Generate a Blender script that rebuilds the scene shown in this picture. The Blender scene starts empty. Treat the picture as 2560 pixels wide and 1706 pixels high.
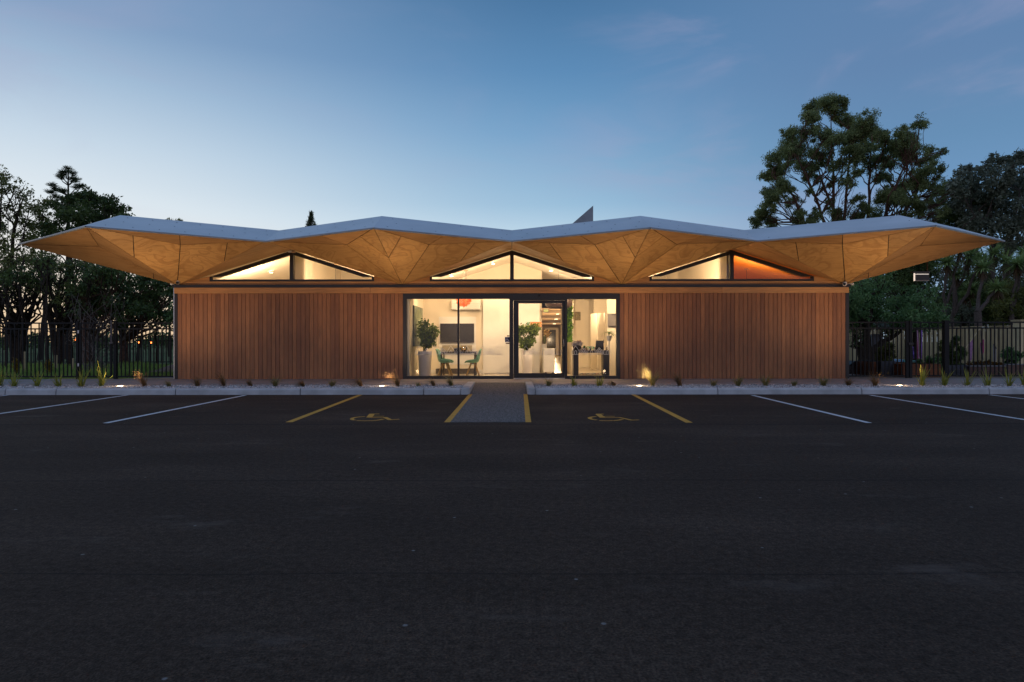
import bpy, math, random
import numpy as np
from mathutils import Vector

random.seed(7)
rng = np.random.default_rng(7)
C = bpy.context.scene.collection
SC = bpy.context.scene
F = 1584.0          # focal length in photo pixels (photo 2560 wide)
CAMZ = 1.22
W = 18.4            # distance of the building front
GZ = 0.12           # level of the path and the floor inside

def U(px, py, y):
    """point seen at photo pixel (px, py) standing y metres in front of the camera"""
    return Vector(((px - 1280) * y / F, y, CAMZ + (853 - py) * y / F))

# ------------------------------------------------------------------ camera
cd = bpy.data.cameras.new('camera')
cam = bpy.data.objects.new('camera', cd)
C.objects.link(cam)
cam.location = (0, 0, CAMZ)
cam.rotation_euler = (math.radians(90), math.radians(0.05), 0)
cd.sensor_width = 36.0
cd.lens = 36.0 * F / 2560
cd.clip_start = 0.05
cd.clip_end = 2000
SC.camera = cam

# ------------------------------------------------------------------ render
SC.render.engine = 'CYCLES'
SC.view_settings.view_transform = 'Standard'
SC.view_settings.look = 'None'
SC.view_settings.exposure = 0.0
SC.view_settings.gamma = 1.0
SC.view_settings.use_curve_mapping = False
SC.cycles.use_denoising = True
SC.cycles.max_bounces = 7
SC.cycles.diffuse_bounces = 3
SC.cycles.glossy_bounces = 3
SC.cycles.transparent_max_bounces = 12
SC.cycles.sample_clamp_indirect = 4.0
SC.cycles.caustics_reflective = False
SC.cycles.caustics_refractive = False

def lin(h):
    h = h.lstrip('#')
    o = []
    for i in (0, 2, 4):
        c = int(h[i:i+2], 16) / 255
        o.append(c / 12.92 if c <= 0.04045 else ((c + 0.055) / 1.055) ** 2.4)
    return (*o, 1.0)

# ------------------------------------------------------------------ dusk sky
world = bpy.data.worlds.new('World')
SC.world = world
world.use_nodes = True
wn = world.node_tree
wn.nodes.clear()
def N(nt, t, **kw):
    n = nt.nodes.new(t)
    for k, v in kw.items():
        setattr(n, k, v)
    return n
def M_(nt, op, a, b=None, clamp=False):
    n = nt.nodes.new('ShaderNodeMath'); n.operation = op; n.use_clamp = clamp
    for i, v in enumerate((a, b)):
        if v is None: continue
        if isinstance(v, (int, float)): n.inputs[i].default_value = v
        else: nt.links.new(v, n.inputs[i])
    return n.outputs[0]
def ramp(nt, fac, stops, interp='LINEAR'):
    n = nt.nodes.new('ShaderNodeValToRGB')
    n.color_ramp.interpolation = interp
    e = n.color_ramp.elements
    while len(e) > 1: e.remove(e[-1])
    e[0].position = stops[0][0]; e[0].color = stops[0][1]
    for p, c in stops[1:]:
        q = e.new(p); q.color = c
    nt.links.new(fac, n.inputs[0])
    return n.outputs[0]
def mixc(nt, fac, a, b, mode='MIX'):
    n = nt.nodes.new('ShaderNodeMix'); n.data_type = 'RGBA'; n.blend_type = mode
    for s, v in ((n.inputs[0], fac), (n.inputs[6], a), (n.inputs[7], b)):
        if isinstance(v, (int, float)): s.default_value = v
        elif isinstance(v, tuple): s.default_value = v
        else: nt.links.new(v, s)
    return n.outputs[2]
def mrange(nt, v, a, b, c=0.0, d=1.0, smooth=True):
    n = nt.nodes.new('ShaderNodeMapRange')
    n.interpolation_type = 'SMOOTHSTEP' if smooth else 'LINEAR'
    nt.links.new(v, n.inputs[0])
    for i, x in enumerate((a, b, c, d)): n.inputs[i+1].default_value = x
    return n.outputs[0]

tc = N(wn, 'ShaderNodeTexCoord')
sx = N(wn, 'ShaderNodeSeparateXYZ'); wn.links.new(tc.outputs['Generated'], sx.inputs[0])
X_, Y_, Z_ = sx.outputs
hl = M_(wn, 'MAXIMUM', M_(wn, 'SQRT', M_(wn, 'ADD', M_(wn, 'MULTIPLY', X_, X_), M_(wn, 'MULTIPLY', Y_, Y_))), 0.001)
sa = M_(wn, 'DIVIDE', X_, hl)
ca = M_(wn, 'DIVIDE', Y_, hl)
el = M_(wn, 'ADD', M_(wn, 'MULTIPLY', Z_, 0.8), 0.1, clamp=True)   # -0.125..1.125
def E(z): return 0.8 * z + 0.1
def sky_ramp(st): return ramp(wn, el, [(E(z), lin(c)) for z, c in st])
rl = sky_ramp([(-.1, '#B9977A'), (0, '#F3CB9A'), (.05, '#F5DCBC'), (.11, '#F1EDE8'), (.18, '#E2EBF1'), (.255, '#C8D9E8'), (.33, '#A6BFD8'), (.395, '#86A3C5'), (.5, '#6F94BC'), (1, '#6084AF')])
rc = sky_ramp([(-.1, '#A59684'), (0, '#E6DFD6'), (.1, '#DAE7F0'), (.17, '#B9D4E7'), (.21, '#9CC0DB'), (.31, '#76A3CA'), (.39, '#5D8CB8'), (.474, '#4B77A2'), (.6, '#4F7AA6'), (1, '#6084AF')])
rr = sky_ramp([(-.1, '#7C8798'), (0, '#A7B9CC'), (.1, '#88AACC'), (.2, '#6F97BF'), (.26, '#678FB6'), (.35, '#6385AE'), (.5, '#5C80AA'), (1, '#6084AF')])
rb = sky_ramp([(-.1, '#8A8794'), (0, '#B9B2BE'), (.12, '#B7B6CB'), (.4, '#97A9CB'), (1, '#6084AF')])
fl = mrange(wn, sa, 0.12, -0.66)
fr = mrange(wn, sa, 0.02, 0.55)
fb = mrange(wn, ca, 0.55, -0.35)
skyc = mixc(wn, fl, rc, rl)
skyc = mixc(wn, fr, skyc, rr)
skyc = mixc(wn, fb, skyc, rb)
# thin lavender cloud veils
mp = N(wn, 'ShaderNodeMapping'); mp.inputs['Scale'].default_value = (2.2, 2.2, 6.5); mp.inputs['Rotation'].default_value = (0.25, 0.35, 0)
wn.links.new(tc.outputs['Generated'], mp.inputs[0])
nz = N(wn, 'ShaderNodeTexNoise'); nz.inputs['Scale'].default_value = 1.5; nz.inputs['Detail'].default_value = 6; nz.inputs['Roughness'].default_value = 0.55
nz.inputs['Distortion'].default_value = 0.4
wn.links.new(mp.outputs[0], nz.inputs['Vector'])
cf = mrange(wn, nz.outputs['Fac'], 0.47, 0.72, 0, 0.42)
cf = M_(wn, 'MULTIPLY', cf, M_(wn, 'ADD', mrange(wn, sa, .0, .3, .2, 1), mrange(wn, sa, -.4, -.6, 0, .4)))
cf = M_(wn, 'MULTIPLY', cf, mrange(wn, Z_, 0.02, 0.3))
skyc = mixc(wn, cf, skyc, lin('#A9A6C4'))
bg = N(wn, 'ShaderNodeBackground'); bg.inputs['Strength'].default_value = 1.0
wn.links.new(skyc, bg.inputs[0])
wo = N(wn, 'ShaderNodeOutputWorld'); wn.links.new(bg.outputs[0], wo.inputs[0])

# ------------------------------------------------------------------ helpers
ROOT = {}
def tag(o, label=None, cat=None, group=None, kind=None):
    if label: o['label'] = label
    if cat: o['category'] = cat
    if group: o['group'] = group
    if kind: o['kind'] = kind
    return o
def thing(name, label, cat, loc=(0, 0, 0), group=None):
    o = bpy.data.objects.new(name, None)
    o.empty_display_size = 0.1
    C.objects.link(o); o.location = loc
    ROOT[o.name] = Vector(loc)
    return tag(o, label, cat, group)
def link(name, me, parent=None, loc=None):
    o = bpy.data.objects.new(name, me)
    C.objects.link(o)
    if parent: o.parent = parent
    if loc is not None: o.location = loc
    return o
def copy_tree(o, loc=None, parent=None, rz=None):
    c = o.copy(); C.objects.link(c); c.parent = parent
    if loc is not None: c.location = loc
    if rz is not None: c.rotation_euler[2] = rz
    for ch in list(o.children): copy_tree(ch, None, c)
    return c

class MB:
    def __init__(s): s.v = []; s.f = []
    def quad(s, a, b, c, d):
        n = len(s.v); s.v += [tuple(a), tuple(b), tuple(c), tuple(d)]; s.f.append((n, n+1, n+2, n+3)); return s
    def poly(s, pts):
        n = len(s.v); s.v += [tuple(p) for p in pts]; s.f.append(tuple(range(n, n+len(pts)))); return s
    def box(s, x0, y0, z0, x1, y1, z1, bev=0.0):
        n = len(s.v)
        s.v += [(x0,y0,z0),(x1,y0,z0),(x1,y1,z0),(x0,y1,z0),(x0,y0,z1),(x1,y0,z1),(x1,y1,z1),(x0,y1,z1)]
        s.f += [tuple(n+i for i in q) for q in ((0,3,2,1),(4,5,6,7),(0,1,5,4),(1,2,6,5),(2,3,7,6),(3,0,4,7))]
        return s
    def prism(s, pts, d):
        """polygon pts extruded by vector d"""
        n = len(s.v); k = len(pts); d = Vector(d)
        s.v += [tuple(p) for p in pts] + [tuple(Vector(p)+d) for p in pts]
        s.f.append(tuple(range(n+k-1, n-1, -1))); s.f.append(tuple(range(n+k, n+2*k)))
        for i in range(k):
            j = (i+1) % k; s.f.append((n+i, n+j, n+k+j, n+k+i))
        return s
    def tube(s, pts, rad, n=6, cap=True):
        pts = [Vector(p) for p in pts]
        if isinstance(rad, (int, float)): rad = [rad]*len(pts)
        base = len(s.v)
        up = Vector((0.13, 0.31, 0.94))
        for i, p in enumerate(pts):
            a = pts[max(i-1, 0)]; b = pts[min(i+1, len(pts)-1)]
            t = (b-a).normalized()
            u = t.cross(up)
            if u.length < 1e-3: u = t.cross(Vector((1, 0, 0)))
            u.normalize(); w = t.cross(u)
            for k in range(n):
                an = 2*math.pi*k/n
                s.v.append(tuple(p + (u*math.cos(an) + w*math.sin(an))*rad[i]))
        for i in range(len(pts)-1):
            for k in range(n):
                a = base+i*n+k; b = base+i*n+(k+1) % n
                s.f.append((a, b, b+n, a+n))
        if cap:
            s.f.append(tuple(base+k for k in range(n-1, -1, -1)))
            s.f.append(tuple(base+(len(pts)-1)*n+k for k in range(n)))
        return s
    def bar(s, a, b, w, h, up=(0, 0, 1)):
        """box beam from a to b, w sideways, h along up"""
        a = Vector(a); b = Vector(b); t = (b-a).normalized()
        up = Vector(up); u = t.cross(up).normalized(); q = u.cross(t).normalized()
        n = len(s.v)
        for p in (a, b):
            for x, y in ((-1,-1),(1,-1),(1,1),(-1,1)):
                s.v.append(tuple(p + u*(x*w/2) + q*(y*h/2)))
        s.f += [tuple(n+i for i in f) for f in ((0,3,2,1),(4,5,6,7),(0,1,5,4),(1,2,6,5),(2,3,7,6),(3,0,4,7))]
        return s
    def lathe(s, prof, c=(0, 0, 0), n=16, sx=1, sy=1):
        base = len(s.v)
        for r, z in prof:
            for k in range(n):
                a = 2*math.pi*k/n
                s.v.append((c[0]+r*math.cos(a)*sx, c[1]+r*math.sin(a)*sy, c[2]+z))
        for i in range(len(prof)-1):
            for k in range(n):
                a = base+i*n+k; b = base+i*n+(k+1) % n
                s.f.append((a, b, b+n, a+n))
        s.f.append(tuple(base+k for k in range(n-1, -1, -1)))
        s.f.append(tuple(base+(len(prof)-1)*n+k for k in range(n)))
        return s
    def mesh(s, name, mat, off=(0, 0, 0), smooth=False):
        me = bpy.data.meshes.new(name)
        o = Vector(off)
        me.from_pydata([tuple(Vector(v)-o) for v in s.v], [], s.f)
        if mat: me.materials.append(mat)
        if smooth:
            me.polygons.foreach_set('use_smooth', [True]*len(me.polygons))
        me.update()
        return me
    def build(s, name, mat, parent=None, smooth=False, bevel=0.0, origin=None):
        off = Vector((0, 0, 0))
        if parent:
            p = parent
            while p.parent: p = p.parent
            off = ROOT.get(p.name, Vector(p.location))
        elif origin is not None: off = Vector(origin)
        me = s.mesh(name, mat, off, smooth)
        o = link(name, me, parent)
        if not parent and origin is not None:
            o.location = origin
        if bevel:
            m = o.modifiers.new('bevel', 'BEVEL'); m.width = bevel; m.segments = 2; m.limit_method = 'ANGLE'
        return o

def fast_mesh(name, verts, k, mat, smooth=False):
    """verts: (n*k,3) array, faces of k consecutive vertices"""
    me = bpy.data.meshes.new(name)
    nv = len(verts); nf = nv // k
    me.vertices.add(nv); me.vertices.foreach_set('co', np.ascontiguousarray(verts, dtype=np.float32).ravel())
    me.loops.add(nv); me.loops.foreach_set('vertex_index', np.arange(nv, dtype=np.int32))
    me.polygons.add(nf); me.polygons.foreach_set('loop_start', np.arange(0, nv, k, dtype=np.int32))
    me.update(calc_edges=True); me.validate()
    me.materials.append(mat)
    return me

# ------------------------------------------------------------------ materials
def base_mat(name):
    m = bpy.data.materials.new(name); m.use_nodes = True
    nt = m.node_tree
    b = nt.nodes['Principled BSDF']
    return m, nt, b
def simple(name, col, rough=0.6, metal=0.0, noise=0.12, scale=6.0, bump=0.0, emis=None, es=1.0, spec=0.5, alpha=None):
    m, nt, b = base_mat(name)
    c = lin(col) if isinstance(col, str) else (*col, 1)
    b.inputs['Roughness'].default_value = rough
    b.inputs['Metallic'].default_value = metal
    b.inputs['Specular IOR Level'].default_value = spec
    t = N(nt, 'ShaderNodeTexCoord')
    n = N(nt, 'ShaderNodeTexNoise'); n.inputs['Scale'].default_value = scale; n.inputs['Detail'].default_value = 5
    nt.links.new(t.outputs['Object'], n.inputs['Vector'])
    if noise > 0:
        d = tuple(x*(1-noise) for x in c[:3]) + (1,); l = tuple(min(1, x*(1+noise)) for x in c[:3]) + (1,)
        o = ramp(nt, n.outputs['Fac'], [(0.3, d), (0.7, l)])
        nt.links.new(o, b.inputs['Base Color'])
    else: b.inputs['Base Color'].default_value = c
    if bump > 0:
        bp = N(nt, 'ShaderNodeBump'); bp.inputs['Strength'].default_value = bump; bp.inputs['Distance'].default_value = 0.01
        nt.links.new(n.outputs['Fac'], bp.inputs['Height']); nt.links.new(bp.outputs[0], b.inputs['Normal'])
    if emis:
        b.inputs['Emission Color'].default_value = lin(emis) if isinstance(emis, str) else (*emis, 1)
        b.inputs['Emission Strength'].default_value = es
    return m

def plank_mat(name, dark, mid, light, axis=2, grain=14.0, rough=0.55, seed=0.0, stretch=0.06):
    """sawn timber: every board takes its own tone, fine grain along `axis`"""
    m, nt, b = base_mat(name)
    t = N(nt, 'ShaderNodeTexCoord'); oi = N(nt, 'ShaderNodeObjectInfo')
    cx = N(nt, 'ShaderNodeCombineXYZ')
    off = M_(nt, 'MULTIPLY', oi.outputs['Random'], 37.0)
    nt.links.new(off, cx.inputs[0]); nt.links.new(off, cx.inputs[1]); nt.links.new(off, cx.inputs[2])
    ad = N(nt, 'ShaderNodeVectorMath', operation='ADD')
    nt.links.new(t.outputs['Object'], ad.inputs[0]); nt.links.new(cx.outputs[0], ad.inputs[1])
    mp = N(nt, 'ShaderNodeMapping'); sc = [1.0, 1.0, 1.0]; sc[axis] = stretch
    mp.inputs['Scale'].default_value = sc
    nt.links.new(ad.outputs[0], mp.inputs[0])
    n1 = N(nt, 'ShaderNodeTexNoise'); n1.inputs['Scale'].default_value = grain*4; n1.inputs['Detail'].default_value = 6; n1.inputs['Roughness'].default_value = .6
    n2 = N(nt, 'ShaderNodeTexNoise'); n2.inputs['Scale'].default_value = 1.3; n2.inputs['Detail'].default_value = 3
    nt.links.new(mp.outputs[0], n1.inputs['Vector']); nt.links.new(ad.outputs[0], n2.inputs['Vector'])
    tone = ramp(nt, oi.outputs['Random'], [(0.0, lin(dark)), (0.5, lin(mid)), (1.0, lin(light))])
    g = mrange(nt, n1.outputs['Fac'], 0.3, 0.7, 0.74, 1.16, smooth=False)
    g2 = mrange(nt, n2.outputs['Fac'], 0.3, 0.7, 0.87, 1.12, smooth=False)
    gg = M_(nt, 'MULTIPLY', g, g2)
    vs = N(nt, 'ShaderNodeVectorMath', operation='SCALE')
    nt.links.new(tone, vs.inputs[0]); nt.links.new(gg, vs.inputs['Scale'])
    nt.links.new(vs.outputs[0], b.inputs['Base Color'])
    b.inputs['Roughness'].default_value = rough
    bp = N(nt, 'ShaderNodeBump'); bp.inputs['Strength'].default_value = 0.25; bp.inputs['Distance'].default_value = 0.004
    nt.links.new(n1.outputs['Fac'], bp.inputs['Height']); nt.links.new(bp.outputs[0], b.inputs['Normal'])
    return m

def ply_mat(name, base, line, contours=13.0, stretch=(1.0, 1.0, 0.45)):
    """rotary-cut plywood: flame figure = contour lines of a soft noise"""
    m, nt, b = base_mat(name)
    t = N(nt, 'ShaderNodeTexCoord'); oi = N(nt, 'ShaderNodeObjectInfo')
    off = M_(nt, 'MULTIPLY', oi.outputs['Random'], 53.0)
    cx = N(nt, 'ShaderNodeCombineXYZ')
    for i in range(3): nt.links.new(off, cx.inputs[i])
    ad = N(nt, 'ShaderNodeVectorMath', operation='ADD')
    nt.links.new(t.outputs['Object'], ad.inputs[0]); nt.links.new(cx.outputs[0], ad.inputs[1])
    rot = N(nt, 'ShaderNodeMapping'); rot.inputs['Scale'].default_value = stretch
    nt.links.new(ad.outputs[0], rot.inputs[0])
    n1 = N(nt, 'ShaderNodeTexNoise'); n1.inputs['Scale'].default_value = 1.15; n1.inputs['Detail'].default_value = 2.2; n1.inputs['Roughness'].default_value = .42
    n1.inputs['Distortion'].default_value = 0.7
    nt.links.new(rot.outputs[0], n1.inputs['Vector'])
    c = M_(nt, 'FRACT', M_(nt, 'MULTIPLY', n1.outputs['Fac'], contours))
    ln = ramp(nt, c, [(0.0, (0, 0, 0, 1)), (0.62, (0.08, 0.08, 0.08, 1)), (0.86, (1, 1, 1, 1)), (0.97, (.85, .85, .85, 1)), (1.0, (0, 0, 0, 1))])
    n2 = N(nt, 'ShaderNodeTexNoise'); n2.inputs['Scale'].default_value = 60; n2.inputs['Detail'].default_value = 4
    nt.links.new(rot.outputs[0], n2.inputs['Vector'])
    n3 = N(nt, 'ShaderNodeTexNoise'); n3.inputs['Scale'].default_value = 0.9; n3.inputs['Detail'].default_value = 3
    nt.links.new(ad.outputs[0], n3.inputs['Vector'])
    colr = mixc(nt, M_(nt, 'MULTIPLY', ln, 0.5), lin(base), lin(line))
    st_ = N(nt, 'ShaderNodeMapping'); st_.inputs['Scale'].default_value = (2.5, 9, 34); nt.links.new(ad.outputs[0], st_.inputs[0])
    n4 = N(nt, 'ShaderNodeTexNoise'); n4.inputs['Scale'].default_value = 1; n4.inputs['Detail'].default_value = 5; n4.inputs['Distortion'].default_value = .5
    nt.links.new(st_.outputs[0], n4.inputs['Vector'])
    colr = mixc(nt, mrange(nt, n4.outputs['Fac'], .45, .7, 0, .35), colr, lin(line))
    g = M_(nt, 'MULTIPLY', mrange(nt, n2.outputs['Fac'], .3, .7, .9, 1.08, False), mrange(nt, n3.outputs['Fac'], .3, .7, .84, 1.12, False))
    g = M_(nt, 'MULTIPLY', g, mrange(nt, oi.outputs['Random'], 0, 1, .8, 1.12, False))
    vs = N(nt, 'ShaderNodeVectorMath', operation='SCALE')
    nt.links.new(colr, vs.inputs[0]); nt.links.new(g, vs.inputs['Scale'])
    nt.links.new(vs.outputs[0], b.inputs['Base Color'])
    b.inputs['Roughness'].default_value = 0.5
    b.inputs['Specular IOR Level'].default_value = 0.35
    return m

def leaf_mat(name, dark, light, transl=0.35, gloss=0.5):
    m, nt, b = base_mat(name)
    g = N(nt, 'ShaderNodeNewGeometry'); t = N(nt, 'ShaderNodeTexCoord')
    n = N(nt, 'ShaderNodeTexNoise'); n.inputs['Scale'].default_value = 0.8; n.inputs['Detail'].default_value = 3
    nt.links.new(t.outputs['Object'], n.inputs['Vector'])
    f = M_(nt, 'ADD', M_(nt, 'MULTIPLY', g.outputs['Random Per Island'], 0.6), M_(nt, 'MULTIPLY', mrange(nt, n.outputs['Fac'], .3, .7), 0.4))
    c = ramp(nt, f, [(0.05, lin(dark)), (0.95, lin(light))])
    nt.links.new(c, b.inputs['Base Color']); b.inputs['Roughness'].default_value = gloss
    b.inputs['Specular IOR Level'].default_value = 0.3
    tr = N(nt, 'ShaderNodeBsdfTranslucent'); nt.links.new(c, tr.inputs['Color'])
    mx = N(nt, 'ShaderNodeMixShader'); mx.inputs[0].default_value = transl
    nt.links.new(b.outputs[0], mx.inputs[1]); nt.links.new(tr.outputs[0], mx.inputs[2])
    nt.links.new(mx.outputs[0], nt.nodes['Material Output'].inputs[0])
    return m

def glass_mat(name, tint=(0.97, 0.98, 0.97), refl=1.0):
    m, nt, b = base_mat(name)
    nt.nodes.remove(b)
    tr = N(nt, 'ShaderNodeBsdfTransparent'); tr.inputs[0].default_value = (*tint, 1)
    gl = N(nt, 'ShaderNodeBsdfGlossy'); gl.inputs['Roughness'].default_value = 0.02
    fr_ = N(nt, 'ShaderNodeFresnel'); fr_.inputs[0].default_value = 1.5
    mx = N(nt, 'ShaderNodeMixShader')
    nt.links.new(M_(nt, 'MULTIPLY', fr_.outputs[0], refl), mx.inputs[0])
    nt.links.new(tr.outputs[0], mx.inputs[1]); nt.links.new(gl.outputs[0], mx.inputs[2])
    nt.links.new(mx.outputs[0], nt.nodes['Material Output'].inputs[0])
    return m

def emit(name, col, s):
    m, nt, b = base_mat(name)
    b.inputs['Base Color'].default_value = (0.8, 0.8, 0.8, 1)
    b.inputs['Emission Color'].default_value = lin(col); b.inputs['Emission Strength'].default_value = s
    return m

def asphalt():
    m, nt, b = base_mat('asphalt')
    t = N(nt, 'ShaderNodeTexCoord')
    big = N(nt, 'ShaderNodeTexNoise'); big.inputs['Scale'].default_value = 0.45; big.inputs['Detail'].default_value = 6; big.inputs['Roughness'].default_value = .62
    mp = N(nt, 'ShaderNodeMapping'); mp.inputs['Scale'].default_value = (0.5, 1.5, 1)
    nt.links.new(t.outputs['Object'], mp.inputs[0]); nt.links.new(mp.outputs[0], big.inputs['Vector'])
    fine = N(nt, 'ShaderNodeTexNoise'); fine.inputs['Scale'].default_value = 85; fine.inputs['Detail'].default_value = 3
    nt.links.new(t.outputs['Object'], fine.inputs['Vector'])
    vor = N(nt, 'ShaderNodeTexVoronoi'); vor.inputs['Scale'].default_value = 110
    nt.links.new(t.outputs['Object'], vor.inputs['Vector'])
    base = ramp(nt, big.outputs['Fac'], [(.28, (.038, .0262, .0192, 1)), (.5, (.053, .0360, .0265, 1)), (.72, (.076, .0520, .0390, 1))])
    med = N(nt, 'ShaderNodeTexNoise'); med.inputs['Scale'].default_value = 22; med.inputs['Detail'].default_value = 7; med.inputs['Roughness'].default_value = .75
    nt.links.new(t.outputs['Object'], med.inputs['Vector'])
    g = M_(nt, 'MULTIPLY', mrange(nt, fine.outputs['Fac'], .3, .7, .45, 1.55, False), mrange(nt, med.outputs['Fac'], .32, .68, .5, 1.5, False))
    vs = N(nt, 'ShaderNodeVectorMath', operation='SCALE'); nt.links.new(base, vs.inputs[0]); nt.links.new(g, vs.inputs['Scale'])
    col = vs.outputs[0]
    # paving seams run parallel with the building
    sp = N(nt, 'ShaderNodeSeparateXYZ'); nt.links.new(t.outputs['Object'], sp.inputs[0])
    wob = N(nt, 'ShaderNodeTexNoise'); wob.inputs['Scale'].default_value = 0.35; nt.links.new(t.outputs['Object'], wob.inputs['Vector'])
    yy = M_(nt, 'ADD', sp.outputs[1], M_(nt, 'MULTIPLY', wob.outputs['Fac'], 0.16))
    for y0, wd in ((9.37, .05), (5.62, .02), (3.4, .012)):
        d = M_(nt, 'ABSOLUTE', M_(nt, 'SUBTRACT', yy, y0))
        f = mrange(nt, d, wd, wd*.3, 0, .55)
        col = mixc(nt, f, col, (.009, .009, .010, 1))
    # scuffs and pale grit with shapes of their own
    sc_ = N(nt, 'ShaderNodeTexNoise'); sc_.inputs['Scale'].default_value = 1.4; sc_.inputs['Detail'].default_value = 8; sc_.inputs['Roughness'].default_value = .7
    mp2 = N(nt, 'ShaderNodeMapping'); mp2.inputs['Scale'].default_value = (.45, 1.3, 1); mp2.inputs['Location'].default_value = (3, 9, 0)
    nt.links.new(t.outputs['Object'], mp2.inputs[0]); nt.links.new(mp2.outputs[0], sc_.inputs['Vector'])
    col = mixc(nt, mrange(nt, sc_.outputs['Fac'], .57, .72, 0, .6), col, (.115, .088, .075, 1))
    v2 = N(nt, 'ShaderNodeTexVoronoi'); v2.inputs['Scale'].default_value = 3.4; nt.links.new(t.outputs['Object'], v2.inputs['Vector'])
    col = mixc(nt, mrange(nt, v2.outputs['Distance'], .05, .025, 0, .8), col, (.22, .21, .21, 1))
    nt.links.new(col, b.inputs['Base Color'])
    nt.links.new(mrange(nt, fine.outputs['Fac'], .3, .7, .85, 1, False), b.inputs['Roughness'])
    b.inputs['Specular IOR Level'].default_value = 0.1
    bp = N(nt, 'ShaderNodeBump'); bp.inputs['Strength'].default_value = 0.7; bp.inputs['Distance'].default_value = 0.006
    nt.links.new(vor.outputs['Distance'], bp.inputs['Height']); nt.links.new(bp.outputs[0], b.inputs['Normal'])
    return m

def paint(name, col):
    m, nt, b = base_mat(name)
    t = N(nt, 'ShaderNodeTexCoord')
    n = N(nt, 'ShaderNodeTexNoise'); n.inputs['Scale'].default_value = 60; n.inputs['Detail'].default_value = 4
    n2 = N(nt, 'ShaderNodeTexNoise'); n2.inputs['Scale'].default_value = 4; n2.inputs['Detail'].default_value = 5
    for q in (n, n2): nt.links.new(t.outputs['Object'], q.inputs['Vector'])
    g = M_(nt, 'MULTIPLY', mrange(nt, n.outputs['Fac'], .3, .7, .8, 1.08, False), mrange(nt, n2.outputs['Fac'], .3, .7, .82, 1.05, False))
    vs = N(nt, 'ShaderNodeVectorMath', operation='SCALE'); vs.inputs[0].default_value = lin(col)[:3]; nt.links.new(g, vs.inputs['Scale'])
    n3 = N(nt, 'ShaderNodeTexNoise'); n3.inputs['Scale'].default_value = 24; n3.inputs['Detail'].default_value = 8; n3.inputs['Roughness'].default_value = .75
    nt.links.new(t.outputs['Object'], n3.inputs['Vector'])
    cc = mixc(nt, mrange(nt, n3.outputs['Fac'], .58, .66, 0, .75), vs.outputs[0], (.05, .04, .036, 1))
    nt.links.new(cc, b.inputs['Base Color']); b.inputs['Roughness'].default_value = .8
    return m

def metal_fascia():
    m, nt, b = base_mat('zinc_fascia')
    t = N(nt, 'ShaderNodeTexCoord')
    n = N(nt, 'ShaderNodeTexNoise'); n.inputs['Scale'].default_value = 0.7; n.inputs['Detail'].default_value = 4
    mp = N(nt, 'ShaderNodeMapping'); mp.inputs['Scale'].default_value = (1, 1, 3); mp.inputs['Rotation'].default_value = (0, .5, 0)
    nt.links.new(t.outputs['Object'], mp.inputs[0]); nt.links.new(mp.outputs[0], n.inputs['Vector'])
    c = ramp(nt, n.outputs['Fac'], [(.3, (.56, .57, .58, 1)), (.7, (.68, .68, .69, 1))])
    nt.links.new(c, b.inputs['Base Color'])
    b.inputs['Metallic'].default_value = 0.35; b.inputs['Roughness'].default_value = 0.42
    bp = N(nt, 'ShaderNodeBump'); bp.inputs['Strength'].default_value = .12; bp.inputs['Distance'].default_value = .03
    nt.links.new(n.outputs['Fac'], bp.inputs['Height']); nt.links.new(bp.outputs[0], b.inputs['Normal'])
    return m

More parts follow.
